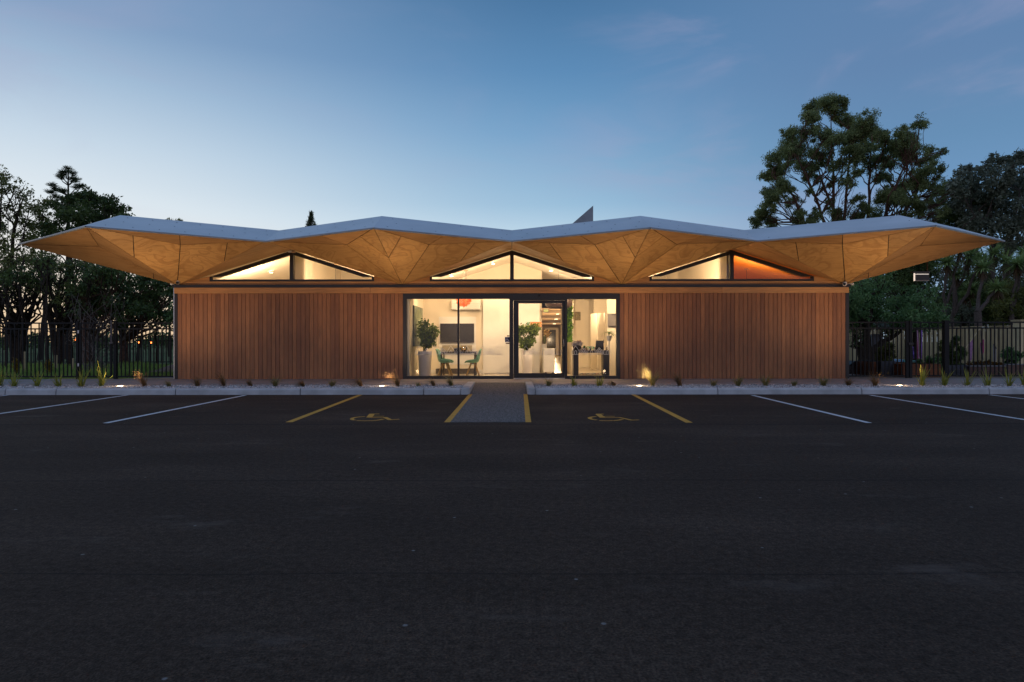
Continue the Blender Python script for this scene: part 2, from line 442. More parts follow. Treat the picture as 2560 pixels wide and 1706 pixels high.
MAT = dict(
    asphalt=asphalt(),
    zinc=metal_fascia(),
    zinc_dark=simple('zinc_trim', (.30, .31, .32), .45, .3),
    screw=simple('screw_head', (.07, .07, .08), .4, .6),
    cladding=plank_mat('cedar_cladding', '#8E5D3E', '#9A6743', '#AC744A'),
    fascia_wood=plank_mat('cedar_beam', '#C48E58', '#C48E58', '#CC9862', axis=0, grain=9),
    ply=ply_mat('plywood', '#C59A62', '#97693A', contours=8),
    ply_plain=ply_mat('plywood_plain', '#B38A5C', '#94683A', contours=7, stretch=(.35, 2.2, 1.6)),
    black=simple('black_aluminium', (.022, .020, .021), .38, .0, noise=.05),
    black_fence=simple('black_powder_coat', (.010, .010, .011), .5, 0, noise=.1, spec=.25),
    dark=simple('dark_backing', (.02, .015, .012), .9),
    glass=glass_mat('window_glass'),
    concrete=simple('concrete_path', (.27, .245, .235), .85, noise=.22, scale=2.5, bump=.25),
    kerb=simple('kerb_concrete', (.44, .44, .45), .8, noise=.2, scale=3.0, bump=.25),
    ramp=simple('exposed_aggregate', (.135, .125, .12), .9, noise=.85, scale=38, bump=.9, spec=.15),
    white_paint=paint('white_road_paint', '#D8D8DC'),
    yellow_paint=paint('yellow_road_paint', '#D39A33'),
    wall_in=simple('cream_wall_paint', (.80, .72, .58), .7, noise=.03, scale=1),
    ceil_in=simple('white_ceiling_paint', (.82, .76, .66), .8, noise=.03, scale=1),
    floor_in=simple('interior_floor', (.42, .37, .30), .25, noise=.12, scale=3),
    white=simple('white_gloss', (.8, .78, .74), .3, noise=.02),
    frost=simple('frosted_film', (.75, .73, .68), .6, noise=.0),
    tv=simple('dark_screen', (.035, .032, .032), .25, noise=.1),
    grey_dark=simple('dark_grey_laminate', (.07, .06, .06), .4),
    mint=simple('mint_plastic', (.30, .66, .48), .35, noise=.03),
    leg_wood=simple('beech_wood', (.62, .38, .15), .45, noise=.15, scale=12),
    pot=simple('white_glazed_pot', (.72, .68, .66), .25, noise=.03),
    orange=simple('orange_felt', (.85, .22, .08), .8, noise=.2, scale=20, emis=(.9, .22, .07), es=.35),
    ficus=leaf_mat('ficus_leaf', '#38491C', '#8FA84A', .3, .35),
    moss=leaf_mat('moss_wall_leaf', '#35590A', '#7FAE12', .3),
    trunk=simple('brown_bark', (.05, .036, .028), .95, spec=.1, noise=.45, scale=14, bump=.6),
    trunk_red=simple('reddish_bark', (.12, .066, .048), .9, spec=.1, noise=.45, scale=10, bump=.5),
    trunk_grey=simple('grey_bark', (.10, .078, .068), .95, spec=.1, noise=.35, scale=16, bump=.7),
    leaf_olive=leaf_mat('olive_leaf', '#444A20', '#84884A'),
    leaf_dark=leaf_mat('dark_leaf', '#323F20', '#66783F'),
    leaf_euc=leaf_mat('gum_leaf', '#4E5A34', '#9AA468', .35),
    leaf_grey=leaf_mat('grey_green_leaf', '#4A5242', '#858C78', .3),
    leaf_pine=leaf_mat('pine_needle', '#242F1A', '#4A5A30', .2),
    leaf_green=leaf_mat('mid_green_leaf', '#3A5C33', '#7E9A5E', .35),
    cabbage=leaf_mat('cabbage_tree_leaf', '#5F7A48', '#B4C47E', .35, .4),
    deadleaf=leaf_mat('dead_leaf', '#4A3A2A', '#6E5640', .2),
    tussock=leaf_mat('tussock_blade', '#756E3E', '#B0A670', .4, .45),
    tussock_brown=leaf_mat('brown_tussock_blade', '#6E5538', '#A88A60', .4, .45),
    flax=leaf_mat('flax_blade', '#6A7630', '#C0BC58', .4, .4),
    lawn=simple('lawn_soil', (.09, .12, .05), 1.0, spec=.05, noise=.4, scale=3),
    grass=leaf_mat('grass_blade', '#5C7A38', '#A9C060', .35),
    mulch=simple('bark_mulch', (.19, .125, .085), .95, noise=.5, scale=30, bump=.9),
    gravel=None,
    paling=plank_mat('timber_paling', '#B9A078', '#CBB187', '#DDC49A', grain=10, rough=.85),
    warm_lamp=emit('lamp_glow', '#FFE2B0', 14.0),
    uplight_lens=emit('uplight_lens', '#FFDFAE', 30.0),
    aluminium=simple('silver_aluminium', (.55, .55, .56), .3, .8, noise=.05),
    cam_white=simple('camera_housing', (.75, .75, .74), .4, noise=.02),
)
def gravel_mat():
    m, nt, b = base_mat('gravel_stone')
    g = N(nt, 'ShaderNodeNewGeometry')
    c = ramp(nt, g.outputs['Random Per Island'], [(0, (.2, .2, .21, 1)), (.5, (.46, .45, .46, 1)), (1, (.8, .78, .78, 1))])
    nt.links.new(c, b.inputs['Base Color']); b.inputs['Roughness'].default_value = .8
    return m
MAT['gravel'] = gravel_mat()

def struct(o, label=None):
    o['kind'] = 'structure'
    if label: o['label'] = label
    return o

# ================================================================== GROUND
far = MB(); far.quad((-400, 17, -0.03), (400, 17, -0.03), (400, 600, -0.03), (-400, 600, -0.03)); far.quad((-400, -120, -0.03), (400, -120, -0.03), (400, 17, -0.03), (-400, 17, -0.03))
struct(far.build('ground', MAT['lawn']), 'dark ground reaching to the horizon')
cp = MB(); cp.quad((-70, -40, 0), (70, -40, 0), (70, 14.6, 0), (-70, 14.6, 0))
struct(cp.build('car_park', MAT['asphalt']), 'dark asphalt car park in front of the building')

# kerb, block by block, with rounded nose
def kerb_block(x0, x1, parent):
    y0, y1 = 14.43, 14.60
    prof = [(y0, -.02), (y0+.012, .105), (y0+.035, .135), (y0+.06, .142), (y1, .142), (y1, -.02)]
    m = MB()
    pts0 = [(x0+.011, y, z) for y, z in prof]; m.prism(pts0, (x1-x0-.022, 0, 0))
    return m.build('kerb_block', MAT['kerb'], parent)
kl = thing('kerb', 'pale concrete kerb left of the entrance ramp edging the gravel bed', 'kerb'); del kl['category']; kl['kind'] = 'structure'
kr = thing('kerb', 'pale concrete kerb right of the entrance ramp edging the gravel bed', 'kerb'); del kr['category']; kr['kind'] = 'structure'
def xk(px, y=14.43): return (px-1280)*y/F
ks = [-22, -18.6, -15.1, xk(12), xk(139), xk(438), xk(750), xk(1059), -1.17]
for a, b in zip(ks, ks[1:]): kerb_block(a, b, kl)
ks = [0.53, xk(1795), xk(2155), xk(2474), 14.4, 17.9, 22]
for a, b in zip(ks, ks[1:]): kerb_block(a, b, kr)
for (xa, xb, par, s) in ((-1.17, -.97, kl, 1), (.35, .53, kr, -1)):
    m = MB()
    r = .09
    outer = xb if s > 0 else xa; inner = xa if s > 0 else xb
    pts = [(inner, 14.434), (outer - s*r, 14.434)] + [(outer - s*r + s*r*math.sin(a), 14.434 + r - r*math.cos(a)) for a in (.4, .8, 1.2, 1.57)] + [(outer, 16.78), (inner, 16.78)]
    pts = [Vector((x, y, -.02)) for x, y in pts]
    m.prism(pts, (0, 0, .166))
    m.build('kerb_return', MAT['kerb'], par, bevel=.012)

pth = MB()
for x0, x1 in ((-22, -9.9), (-9.9, -6.4), (-6.4, -3.2), (-3.2, -1.0), (-1.0, .36), (.36, 3.2), (3.2, 6.4), (6.4, 9.9), (9.9, 22)):
    pass
path = thing('path', 'concrete path along the foot of the building', 'path'); del path['category']; path['kind'] = 'structure'
xs = [-22, -16.2, -12.9, -9.75, -6.4, -3.2, -1.17]
for a, b in zip(xs, xs[1:]): MB().box(a+.004, 16.0, -.02, b-.004, 18.46, GZ).build('slab', MAT['concrete'], path)
xs = [.53, 3.2, 6.4, 9.75, 12.9, 16.2, 22]
for a, b in zip(xs, xs[1:]): MB().box(a+.004, 16.0, -.02, b-.004, 18.46, GZ).build('slab', MAT['concrete'], path)
MB().box(-1.166, 16.8, -.02, .526, 18.46, GZ).build('slab', MAT['concrete'], path)
rp = MB()
rp.quad((-.93, 9.47, .006), (.20, 9.47, .006), (.26, 14.45, .010), (-.9, 14.45, .010))
rp.quad((-.965, 14.45, .010), (.345, 14.45, .010), (.345, 16.796, GZ+.002), (-.965, 16.796, GZ+.002))
struct(rp.build('entrance_ramp', MAT['ramp']), 'grey exposed aggregate ramp up to the entrance')

# gravel: stones
bed = MB(); bed.quad((-22, 14.6, .085), (-1.17, 14.6, .085), (-1.17, 16.0, .085), (-22, 16.0, .085)); bed.quad((.53, 14.6, .085), (22, 14.6, .085), (22, 16.0, .085), (.53, 16.0, .085))
struct(bed.build('gravel_bed', simple('bed_soil', (.10, .095, .095), .95)), 'bed under the grey gravel between kerb and path')
n = 42000
cx = rng.uniform(-15.9, 15.9, n); cy = rng.uniform(14.62, 15.99, n)
keep = ~((cx > -1.2) & (cx < .56)); cx, cy = cx[keep], cy[keep]; n = len(cx)
cz = .092 + rng.uniform(0, .026, n)
s = rng.uniform(.012, .026, n)
o6 = np.array([[1,0,0],[0,1,0],[-1,0,0],[0,-1,0],[0,0,.7],[0,0,-.7]], float)
tri = np.array([[0,1,4],[1,2,4],[2,3,4],[3,0,4],[1,0,5],[2,1,5],[3,2,5],[0,3,5]])
v = o6[None]*s[:, None, None]*rng.uniform(.6, 1.3, (n, 6, 1))
ang = rng.uniform(0, 6.28, n); ca_, sa_ = np.cos(ang)[:, None], np.sin(ang)[:, None]
vx = v[..., 0]*ca_ - v[..., 1]*sa_; vy = v[..., 0]*sa_ + v[..., 1]*ca_
v = np.stack([vx+cx[:, None], vy+cy[:, None], v[..., 2]+cz[:, None]], -1)
me = bpy.data.meshes.new('gravel'); me.vertices.add(n*6); me.vertices.foreach_set('co', v.astype(np.float32).ravel())
fi = (tri[None]+(np.arange(n)*6)[:, None, None]).reshape(-1, 3)
me.loops.add(len(fi)*3); me.loops.foreach_set('vertex_index', fi.astype(np.int32).ravel())
me.polygons.add(len(fi)); me.polygons.foreach_set('loop_start', np.arange(0, len(fi)*3, 3, dtype=np.int32)); me.update(calc_edges=True)
me.materials.append(MAT['gravel'])
g = link('gravel', me); tag(g, 'grey and white crushed gravel between kerb and path', 'gravel', kind='stuff')

# ---- painted markings (traced on the ground plane)
def ground_pt(px, py, z=.004):
    y = F*(CAMZ)/(py-853)
    return Vector(((px-1280)*y/F, y, z))
def stripe(name, label, cat, a, b, w, mat, group):
    a = ground_pt(*a); b = ground_pt(*b); d = (b-a).normalized(); q = Vector((-d.y, d.x, 0))*w/2
    # ends cut square with the bay front
    m = MB(); wx = Vector((abs(w/2/ max(.2, abs(d.y))), 0, 0))
    m.quad(a-wx, b-wx, b+wx, a+wx)
    o = m.build(name, mat, origin=(a+b)/2)
    return tag(o, label, cat, group)
wp, yp = MAT['white_paint'], MAT['yellow_paint']
G1 = 'painted bay lines on the asphalt'
def on_line(x0, y0, x1, y1, y): return (x0+(x1-x0)*(y-y0)/(y1-y0), y)
for (p0, p1, lab, mat, w) in (
    (on_line(0, 1033.6, 319, 987, 1057), (319, 987.6), 'white bay line ending at the kerb below the tall yellow-lit grass at left', wp, .09),
    ((263, 1058), (613, 988.4), 'white bay line left of the yellow lines, complete from kerb to bay end', wp, .09),
    ((722, 1056), (901, 987.5), 'yellow bay line left of the left wheelchair symbol', yp, .105),
    ((1117.5, 1056.5), (1179.5, 983.5), 'short yellow line along the left edge of the entrance ramp', yp, .09),
    ((1320.5, 1056.5), (1313, 983.5), 'short yellow line along the right edge of the entrance ramp', yp, .09),
    ((1723, 1058), (1583, 987.5), 'yellow bay line right of the right wheelchair symbol', yp, .105),
    ((2173, 1059), (1881, 989.5), 'white bay line right of the yellow lines, ending below the right cladding', wp, .09),
    (on_line(2176, 989.5, 2560, 1051, 1060), (2176, 989.5), 'white bay line running out of the photo at the right edge', wp, .09),
    (on_line(2474, 989, 2560, 999, 1060), (2474, 989), 'white bay line at the far right, only its kerb end in view', wp, .09),
    ((-640, 1058), (20, 987.5), 'white bay line at the far left, only its kerb end in view', wp, .09)):
    stripe('parking_line', lab, 'parking line', p0, p1, w, mat, G1)

def sym(off, scale, strokes, label):
    m = MB()
    cs = []
    for st, wd in strokes:
        P = [ground_pt(off[0]+x/scale, off[1]+y/scale, .005) for x, y in st]
        cs += P
        L = []; R = []
        for i, p in enumerate(P):
            a = P[max(0, i-1)]; b = P[min(len(P)-1, i+1)]; d = (b-a).normalized(); q = Vector((-d.y, d.x, 0))*wd/2
            L.append(p+q); R.append(p-q)
        for i in range(len(P)-1): m.quad(R[i], R[i+1], L[i+1], L[i])
        for v in range(len(m.v)): pass
    o = sum(cs, Vector())/len(cs)
    # stack strokes a hair apart so none is coplanar
    for i in range(len(m.v)): m.v[i] = (m.v[i][0], m.v[i][1], .004 + .00035*(i//4 % 9))
    ob = m.build('wheelchair_symbol', yp, origin=o)
    tag(ob, label, 'wheelchair symbol', 'wheelchair symbols painted on the asphalt')
sym((860, 1020), 10.695, [
    ([(560, 236), (440, 243), (330, 256), (240, 275), (205, 302), (225, 322), (290, 336)], 0.061),
    ([(340, 346), (450, 352), (580, 355), (720, 350), (860, 338), (960, 324), (1050, 303)], 0.061),
    ([(945, 168), (760, 168)], 0.065), ([(755, 163), (670, 262)], 0.094), ([(640, 262), (1075, 260)], 0.054), ([(735, 229), (1070, 229)], 0.040),
    ([(1085, 256), (1235, 330)], 0.072), ([(1215, 330), (1480, 313)], 0.058)],
    'yellow wheelchair symbol on the asphalt left of the entrance ramp')
sym((1450, 1020), 13.84, [
    ([(560, 312), (450, 322), (360, 340), (320, 365), (360, 392), (450, 418), (580, 436)], 0.061),
    ([(670, 452), (800, 460), (980, 464), (1150, 457), (1290, 443), (1380, 430), (1470, 412)], 0.061),
    ([(820, 228), (560, 228)], 0.072), ([(620, 232), (790, 352)], 0.094), ([(770, 348), (1350, 348)], 0.054), ([(810, 309), (1200, 309)], 0.040),
    ([(1340, 345), (1790, 445)], 0.058), ([(1760, 446), (2040, 434)], 0.050)],
    'yellow wheelchair symbol on the asphalt right of the entrance ramp')

# ================================================================== BUILDING
bd = thing('building', 'low timber-clad building with folded zinc roof and glowing glazed entrance', 'building', (0, W, 0))
ZT = 2.607
XL0, XL1, XR0, XR1 = -9.71, -3.165, 3.13, 9.685
# cladding boards
pw = .1235
pm = MB().box(-pw/2+.0055, 0, 0, pw/2-.0055, .024, ZT-GZ-.002).mesh('cladding_board', MAT['cladding'])
for x0, x1 in ((XL0, XL1), (XR0, XR1)):
    k = round((x1-x0)/pw)
    p = (x1-x0)/k
    for i in range(k):
        o = link('cladding_board', pm, bd, (x0+p*(i+.5), random.uniform(-.002, .002), GZ+.002))
for x0, x1 in ((XL0, XL1), (XR0, XR1)):
    MB().box(x0, W+.027, GZ, x1, W+.12, ZT).build('wall_backing', MAT['dark'], bd)
# timber beam in lengths
xs = [-9.79, -4.1, 1.6, 6.1, 9.77]
for a, b in zip(xs, xs[1:]):
    MB().box(a+.001, W-.045, ZT, b-.001, W+.12, 2.775).build('timber_beam', MAT['fascia_wood'], bd, bevel=.003)
MB().box(-9.83, W-.06, 2.778, 9.82, W+.12, 2.856).build('flashing', MAT['black'], bd)
MB().box(-9.70, W-.01, 2.858, 9.68, W+.1, 2.955).build('timber_strip', MAT['fascia_wood'], bd)

AP = [-6.385, 0.0, 6.375]          # window apexes
HB = 3.19
AZ = 3.875
fw = .055
def gable_window(xc):
    wd = MB()
    zb, zc, za = 2.958, 3.082, 3.845
    h = 2.382
    y0, y1 = W-.035, W+.07
    # frame members as flat bars
    def mem(a, b, t, yy0=y0, yy1=y1):
        wd.prism([Vector((x, yy0, z)) for x, z in (a, b, t[1], t[0])], (0, yy1-yy0, 0))
    ins = .085
    L, R, A = (xc-h, zc), (xc+h, zc), (xc, za)
    mem((xc-h, zb), (xc+h, zb), ((xc-h, zb+fw), (xc+h, zb+fw)))
    mem((xc-h, zb+fw), (xc-h+.06, zb+fw), ((xc-h, zc), (xc-h+.06, zc-.0)))
    mem((xc+h-.06, zb+fw), (xc+h, zb+fw), ((xc+h-.06, zc), (xc+h, zc)))
    sl = (za-zc)/h
    mem((xc-h, zc+.001), (xc, za+.001), ((xc-h+.33, zc-.0+.0), (xc, za-.108)), y0-.004, y1+.004)
    mem((xc, za+.001), (xc+h, zc+.001), ((xc, za-.108), (xc+h-.33, zc)), y0-.004, y1+.004)
    fr = wd.build('gable_window', MAT['black'], bd)
    MB().box(xc-.055, y0-.008, zb+fw, xc+.055, y1+.008, za-.07).build('mullion', MAT['black'], fr)
    MB().poly([(xc-h+.03, W+.02, zb+fw), (xc-.05, W+.02, zb+fw), (xc-.05, W+.02, za-.05), (xc-h+.03, W+.02, zc)]).build('pane', MAT['glass'], fr)
    MB().poly([(xc+.05, W+.02, zb+fw), (xc+h-.03, W+.02, zb+fw), (xc+h-.03, W+.02, zc), (xc+.05, W+.02, za-.05)]).build('pane', MAT['glass'], fr)
    for s_ in (-1, 1):
        m = MB()
        a = Vector((xc+s_*h, W, 2.955)); b = Vector((xc+s_*HB, W, 2.955)); c = Vector((xc+s_*h, W, 3.11))
        b = Vector((xc+s_*(HB-.15), W, 2.955))
        m.prism([a, b, c], (0, .08, 0)); m.build('timber_infill', MAT['fascia_wood'], bd)
for x in AP: gable_window(x)

# --- roof vertices
ZE, ZV = 3.845, 3.81
def E_(x): return Vector((x, 14.7, ZE))
cornL, cornR = -9.72, 9.68
V_ = [Vector((x, 16.42, ZV)) for x in AP]
A_ = [Vector((x, W-.0, AZ)) for x in AP]
B_ = {-3.19: Vector((-3.19, W, 2.85)), 3.19: Vector((3.19, W, 2.85))}
CL, CR = Vector((cornL, W+.0, 2.852)), Vector((cornR, W+.0, 2.852))
EL, ER = Vector((cornL, 14.45, ZE)), Vector((cornR-.02, 14.45, ZE))
TL = Vector((-13.28, 17.05, 3.84)); TR = Vector((12.98, 16.70, 3.85))

def inset(pts, d):
    c = sum(pts, Vector())/len(pts); out = []
    k = len(pts)
    nrm = (pts[1]-pts[0]).cross(pts[2]-pts[0]).normalized()
    for i in range(k):
        p = pts[i]; a = (pts[i-1]-p).normalized(); b = (pts[(i+1) % k]-p).normalized()
        s = a.cross(b).length
        out.append(p + (a+b)*(d/max(s, .18)))
    return out
def panel(pts, mat='ply'):
    pts = [Vector(p) for p in pts]
    q = inset(pts, .009)
    nrm = (pts[1]-pts[0]).cross(pts[2]-pts[0]).normalized()
    if nrm.z < 0: nrm = -nrm
    q = [p + nrm*.001 for p in q]
    MB().prism(q, nrm*.012).build('soffit_panel', MAT[mat], bd)
def lerp(a, b, t): return a+(b-a)*t
BACK = []
def facet(pts):  # dark backing a little above the panels
    nrm = (pts[1]-pts[0]).cross(pts[2]-pts[0]).normalized()
    if nrm.z < 0: nrm = -nrm
    BACK.append([p+nrm*.016 for p in pts])
def half_bay(B, E, P, V, A, outer=False):
    facet([E, P, V]); facet([E, P, B]); facet([P, V, B]); facet([V, A, B])
    m = lerp(E, V, .49)
    panel([E, P, m], 'ply_plain'); panel([P, V, m], 'ply_plain')
    a, b = lerp(E, P, .47), lerp(E, B, .47)
    panel([E, a, b]); panel([a, P, B, b])
    a, b = lerp(P, V, .55), lerp(B, V, .56)
    panel([P, a, b, B]); panel([a, V, b])
    a, b = lerp(V, A, .5), lerp(B, V, .62)
    panel([V, a, b], 'ply_plain'); panel([b, a, A, B], 'ply_plain')
for bx in (-3.19, 3.19):
    B = B_[bx]; E = E_(bx*1.006)
    for s_ in (-1, 1):
        i = {(-3.19, -1): 0, (-3.19, 1): 1, (3.19, -1): 1, (3.19, 1): 2}[(bx, s_)]
        P = Vector((bx+s_*1.06, 16.3, 3.695))
        half_bay(B, E, P, V_[i], A_[i])
half_bay(CL, EL, Vector((-8.53, 16.3, 3.70)), V_[0], A_[0])
half_bay(CR, ER, Vector((8.50, 16.3, 3.70)), V_[2], A_[2])
SL = Vector((-11.7, 20.0, 3.81)); SR = Vector((11.7, 20.0, 3.81))
for (Cn, En, Tn, Qn, Sn, s_) in ((CL, EL, TL, Vector((-10.83, 16.62, 3.705)), SL, -1), (CR, ER, TR, Vector((10.70, 16.60, 3.705)), SR, 1)):
    facet([Cn, En, Qn]); facet([En, Qn, Tn]); facet([Cn, Qn, Tn])
    panel([Cn, En, Qn], 'ply_plain'); panel([En, Qn, Tn], 'ply_plain')
    a, b = lerp(Cn, Qn, .33), lerp(Cn, Tn, .16)
    panel([Cn, a, b], 'ply_plain'); panel([a, Qn, Tn, b], 'ply_plain')
    # side of the roof, running back
    AS = Vector((Cn.x, 21.6, AZ)); CB = Vector((Cn.x, 24.8, 2.852)); TB = Vector((s_*13.2, 26.2, 3.84)); SB = Vector((s_*11.7, 21.8, 3.81)); 
    facet([Cn, Tn, SB]); facet([Cn, SB, AS]); facet([CB, SB, AS]); facet([CB, TB, SB])
    panel([Cn, Tn, SB]); panel([Cn, SB, AS]); panel([CB, SB, AS]); panel([CB, TB, SB])
    SB2 = Vector((s_*11.7, 30.4, 3.81)); facet([CB, TB, SB2]); panel([CB, TB, SB2])
m = MB()
for f in BACK: m.poly(f)
m.build('soffit_backing', MAT['dark'], bd)

# zinc fascia
TX = 17.38
EU = {-3.19: Vector((-3.20, 15.6, 4.30)), 3.19: Vector((3.17, 15.6, 4.30))}
VU = [Vector((x, TX, 4.26)) for x in AP]
ELU, ERU = Vector((-9.70, 15.69, 4.345)), Vector((9.66, 15.78, 4.345))
TLU, TRU = Vector((-12.4, 17.62, 4.30)), Vector((12.14, 17.3, 4.305))
low = [TL, EL, V_[0], E_(-3.21), V_[1], E_(3.21), V_[2], ER, TR]
upp = [TLU, ELU, VU[0], EU[-3.19], VU[1], EU[3.19], VU[2], ERU, TRU]
low = [p+Vector((0, -.012, .012)) for p in low]
scr = MB()
for i in range(len(low)-1):
    a, b, c, d = low[i], low[i+1], upp[i+1], upp[i]
    nrm = (b-a).cross(d-a).normalized()
    if nrm.y > 0: nrm = -nrm
    m = MB(); m.prism([a, b, c, d], -nrm*.01); m.build('roof_fascia', MAT['zinc'], bd)
    if 0 < i < len(low)-2:
        L = (b-a).length; k = int(L/.55)
        for r_, t_ in enumerate((.16, .5, .84)):
            for j in range(k):
                u = (j+.5+(.25 if r_ == 1 else 0))/k
                if u > .97: continue
                p = lerp(lerp(a, b, u), lerp(d, c, u), t_)
                tx = (b-a).normalized()*.016; ty = nrm.cross(tx).normalized()*.016
                p = p+nrm*.003
                scr.poly([p+tx, p+(tx+ty)*.7, p+ty, p+(ty-tx)*.7, p-tx, p-(tx+ty)*.7, p-ty, p+(tx-ty)*.7])
so = scr.build('fascia_screws', MAT['screw'], bd); so['kind'] = 'stuff'
# thin folded lip under the fascia
lowe = [TL, EL, V_[0], E_(-3.21), V_[1], E_(3.21), V_[2], ER, TR]
for i in range(len(lowe)-1):
    a, b = lowe[i], lowe[i+1]
    MB().bar(a+Vector((0, .012, -.008)), b+Vector((0, .012, -.008)), .055, .034).build('drip_edge', MAT['zinc_dark'], bd)
# side fascia and roof deck
for (T0, TU, s_, S0) in ((TL, TLU, -1, SL), (TR, TRU, 1, SR)):
    chain = [T0, Vector((s_*11.7, 21.8, 3.81)), Vector((s_*13.2, 26.2, 3.84)), Vector((s_*11.7, 30.4, 3.81))]
    cu = [TU, Vector((s_*10.75, 21.8, 4.26)), Vector((s_*12.3, 26.2, 4.30)), Vector((s_*10.75, 30.4, 4.26))]
    for i in range(3):
        MB().prism([chain[i], chain[i+1], cu[i+1], cu[i]], (s_*-.008, 0, .006)).build('roof_fascia', MAT['zinc'], bd)
deck = MB()
cz = 4.16
ctr = Vector((0, 25, cz))
ring = upp + [Vector((10.75, 21.8, 4.26)), Vector((12.3, 26.2, 4.30)), Vector((10.75, 30.4, 4.26)), Vector((-10.75, 30.4, 4.26)), Vector((-12.3, 26.2, 4.30)), Vector((-10.75, 21.8, 4.26))]
for i in range(len(ring)):
    a, b = ring[i], ring[(i+1) % len(ring)]
    a2, b2 = lerp(a, ctr, .12), lerp(b, ctr, .12)
    a2.z = b2.z = cz
    deck.quad(a, b, b2, a2); deck.poly([a2, b2, ctr])
deck.build('roof_deck', MAT['zinc_dark'], bd)
# clerestory fin on the roof
fin = MB()
ty = 24.0
fin.prism([Vector((3.08, ty, 6.35)), Vector((3.08, ty, 4.1)), Vector((2.83, ty, 4.1)), Vector((2.83, ty, 5.45)), Vector((1.35, ty, 4.1)), Vector((.48, ty, 4.1))], (0, 2.6, 0))
fo = fin.build('roof_clerestory', simple('clerestory_zinc', (.26, .28, .30), .5, .2), bd)
MB().prism([Vector((2.83, ty+.12, 5.45)), Vector((2.83, ty+.12, 4.1)), Vector((1.35, ty+.12, 4.1))], (0, .05, 0)).build('louvre', simple('louvre_grey', (.12, .14, .17), .5), fo)

# side and rear walls
wb = simple('dark_side_wall', (.03, .03, .032), .6)
MB().box(-9.80, W+.0, GZ-.1, -9.715, W+.14, 2.775).build('corner_post', MAT['black'], bd)
MB().box(9.69, W+.0, GZ-.1, 9.79, W+.14, 2.775).build('corner_post', MAT['black'], bd)
MB().box(-9.78, W+.14, -.02, -9.62, 30.4, 2.85).build('side_wall', wb, bd)
MB().box(9.62, W+.14, -.02, 9.78, 30.4, 2.85).build('side_wall', wb, bd)
MB().box(-9.78, 30.4, -.02, .86, 30.55, 4.05).build('rear_wall', wb, bd); MB().box(.86, 30.4, 2.52, 5.34, 30.55, 4.05).box(5.342, 30.4, -.02, 9.78, 30.55, 4.05).build('rear_wall', wb, bd)

# ---- glazed entrance front
Zt, Zb = 2.60, GZ+.002
yf0, yf1 = W-.03, W+.10
fm = MB()
def fb_(x0, z0, x1, z1, e=0.0): fm.box(x0, yf0-e, z0, x1, yf1+e, z1)
fb_(-3.16, Zb, -3.06, Zt)
fb_(3.03, Zb, 3.125, Zt)
fb_(-3.06, 2.445, -.075, Zt); fb_(-.075, 2.40, 1.60, Zt, .004); fb_(1.60, 2.435, 3.03, Zt)
fb_(-3.06, Zb, -.075, Zb+.085); fb_(1.60, Zb, 3.03, Zb+.085)
fb_(-.075, Zb, .04, 2.40, .003); fb_(1.535, Zb, 1.60, 2.40, .003)
front = fm.build('entrance_frame', MAT['black'], bd)
MB().box(-1.582, yf0-.006, Zb+.085, -1.53, yf1, 2.445).build('mullion', MAT['black'], front)
gy = W+.03
MB().quad((-3.06, gy, Zb+.085), (-1.582, gy, Zb+.085), (-1.582, gy, 2.445), (-3.06, gy, 2.445)).build('pane', MAT['glass'], front)
MB().quad((-1.53, gy, Zb+.085), (-.075, gy, Zb+.085), (-.075, gy, 2.445), (-1.53, gy, 2.445)).build('pane', MAT['glass'], front)
MB().quad((1.60, gy, Zb+.085), (3.03, gy, Zb+.085), (3.03, gy, 2.435), (1.60, gy, 2.435)).build('pane', MAT['glass'], front)
MB().box(.05, W-.06, Zb, 1.53, W+.1, Zb+.018).build('threshold', MAT['aluminium'], front)
dm = MB()
dy0, dy1 = W+.03, W+.085
dm.box(.045, dy0, Zb+.022, .194, dy1, 2.395); dm.box(1.458, dy0, Zb+.022, 1.532, dy1, 2.395)
dm.box(.194, dy0, 2.315, 1.458, dy1, 2.395); dm.box(.194, dy0, Zb+.022, 1.458, dy1, Zb+.16)
door = dm.build('door', MAT['black'], bd)
MB().quad((.194, W+.055, Zb+.16), (1.458, W+.055, Zb+.16), (1.458, W+.055, 2.315), (.194, W+.055, 2.315)).build('pane', MAT['glass'], door)
MB().tube([(1.50, W+.0, 1.27), (1.50, W-.03, 1.24), (1.50, W-.035, 1.16), (1.50, W-.03, 1.09), (1.50, W+.0, 1.06)], .010, 8).tube([(1.5, W+.04, 1.265), (1.5, W, 1.265)], .008).tube([(1.5, W+.04, 1.065), (1.5, W, 1.065)], .008).build('handle', MAT['aluminium'], door, smooth=True)
MB().lathe([(.028, 0), (.03, .03), (.02, .05)], (.79, W-.055, 2.50), 12).build('door_sensor', MAT['black'], bd)

# frosted house decals on the glass
frost = MB()
def house(xc, y, z0, s=1.0, big=True):
    h, w_, t = .20*s, .105*s, .011
    def ln(a, b): frost.bar((xc+a[0]*w_, y, z0+a[1]*h), (xc+b[0]*w_, y, z0+b[1]*h), t, .001, up=(0, 1, 0))
    ln((-1, 0), (-1, .5)); ln((1, 0), (1, .5)); ln((-1, .5), (0, 1.25)); ln((0, 1.25), (1, .5)); ln((-1, 0), (1, 0))
    ln((-.3, 0), (-.3, .4)); ln((.3, 0), (.3, .4)); ln((-.3, .4), (0, .62)); ln((0, .62), (.3, .4))
for x0, x1 in ((-2.75, -.2), (.35, 1.35), (1.8, 2.95)):
    k = int((x1-x0)/.46)+1
    for i in range(k):
        xc = x0 + i*.46 + .05
        yy = gy-.004 if not (0 < xc < 1.5) else W+.051
        if xc < x1: house(xc, yy, .83)
        if xc+.2 < x1: house(xc+.21, yy, .83, .72)
        if xc-.2 > x0-.1: house(xc-.21, yy, .83, .72)
fo = frost.build('window_decal', MAT['frost'], front); fo['kind'] = 'stuff'

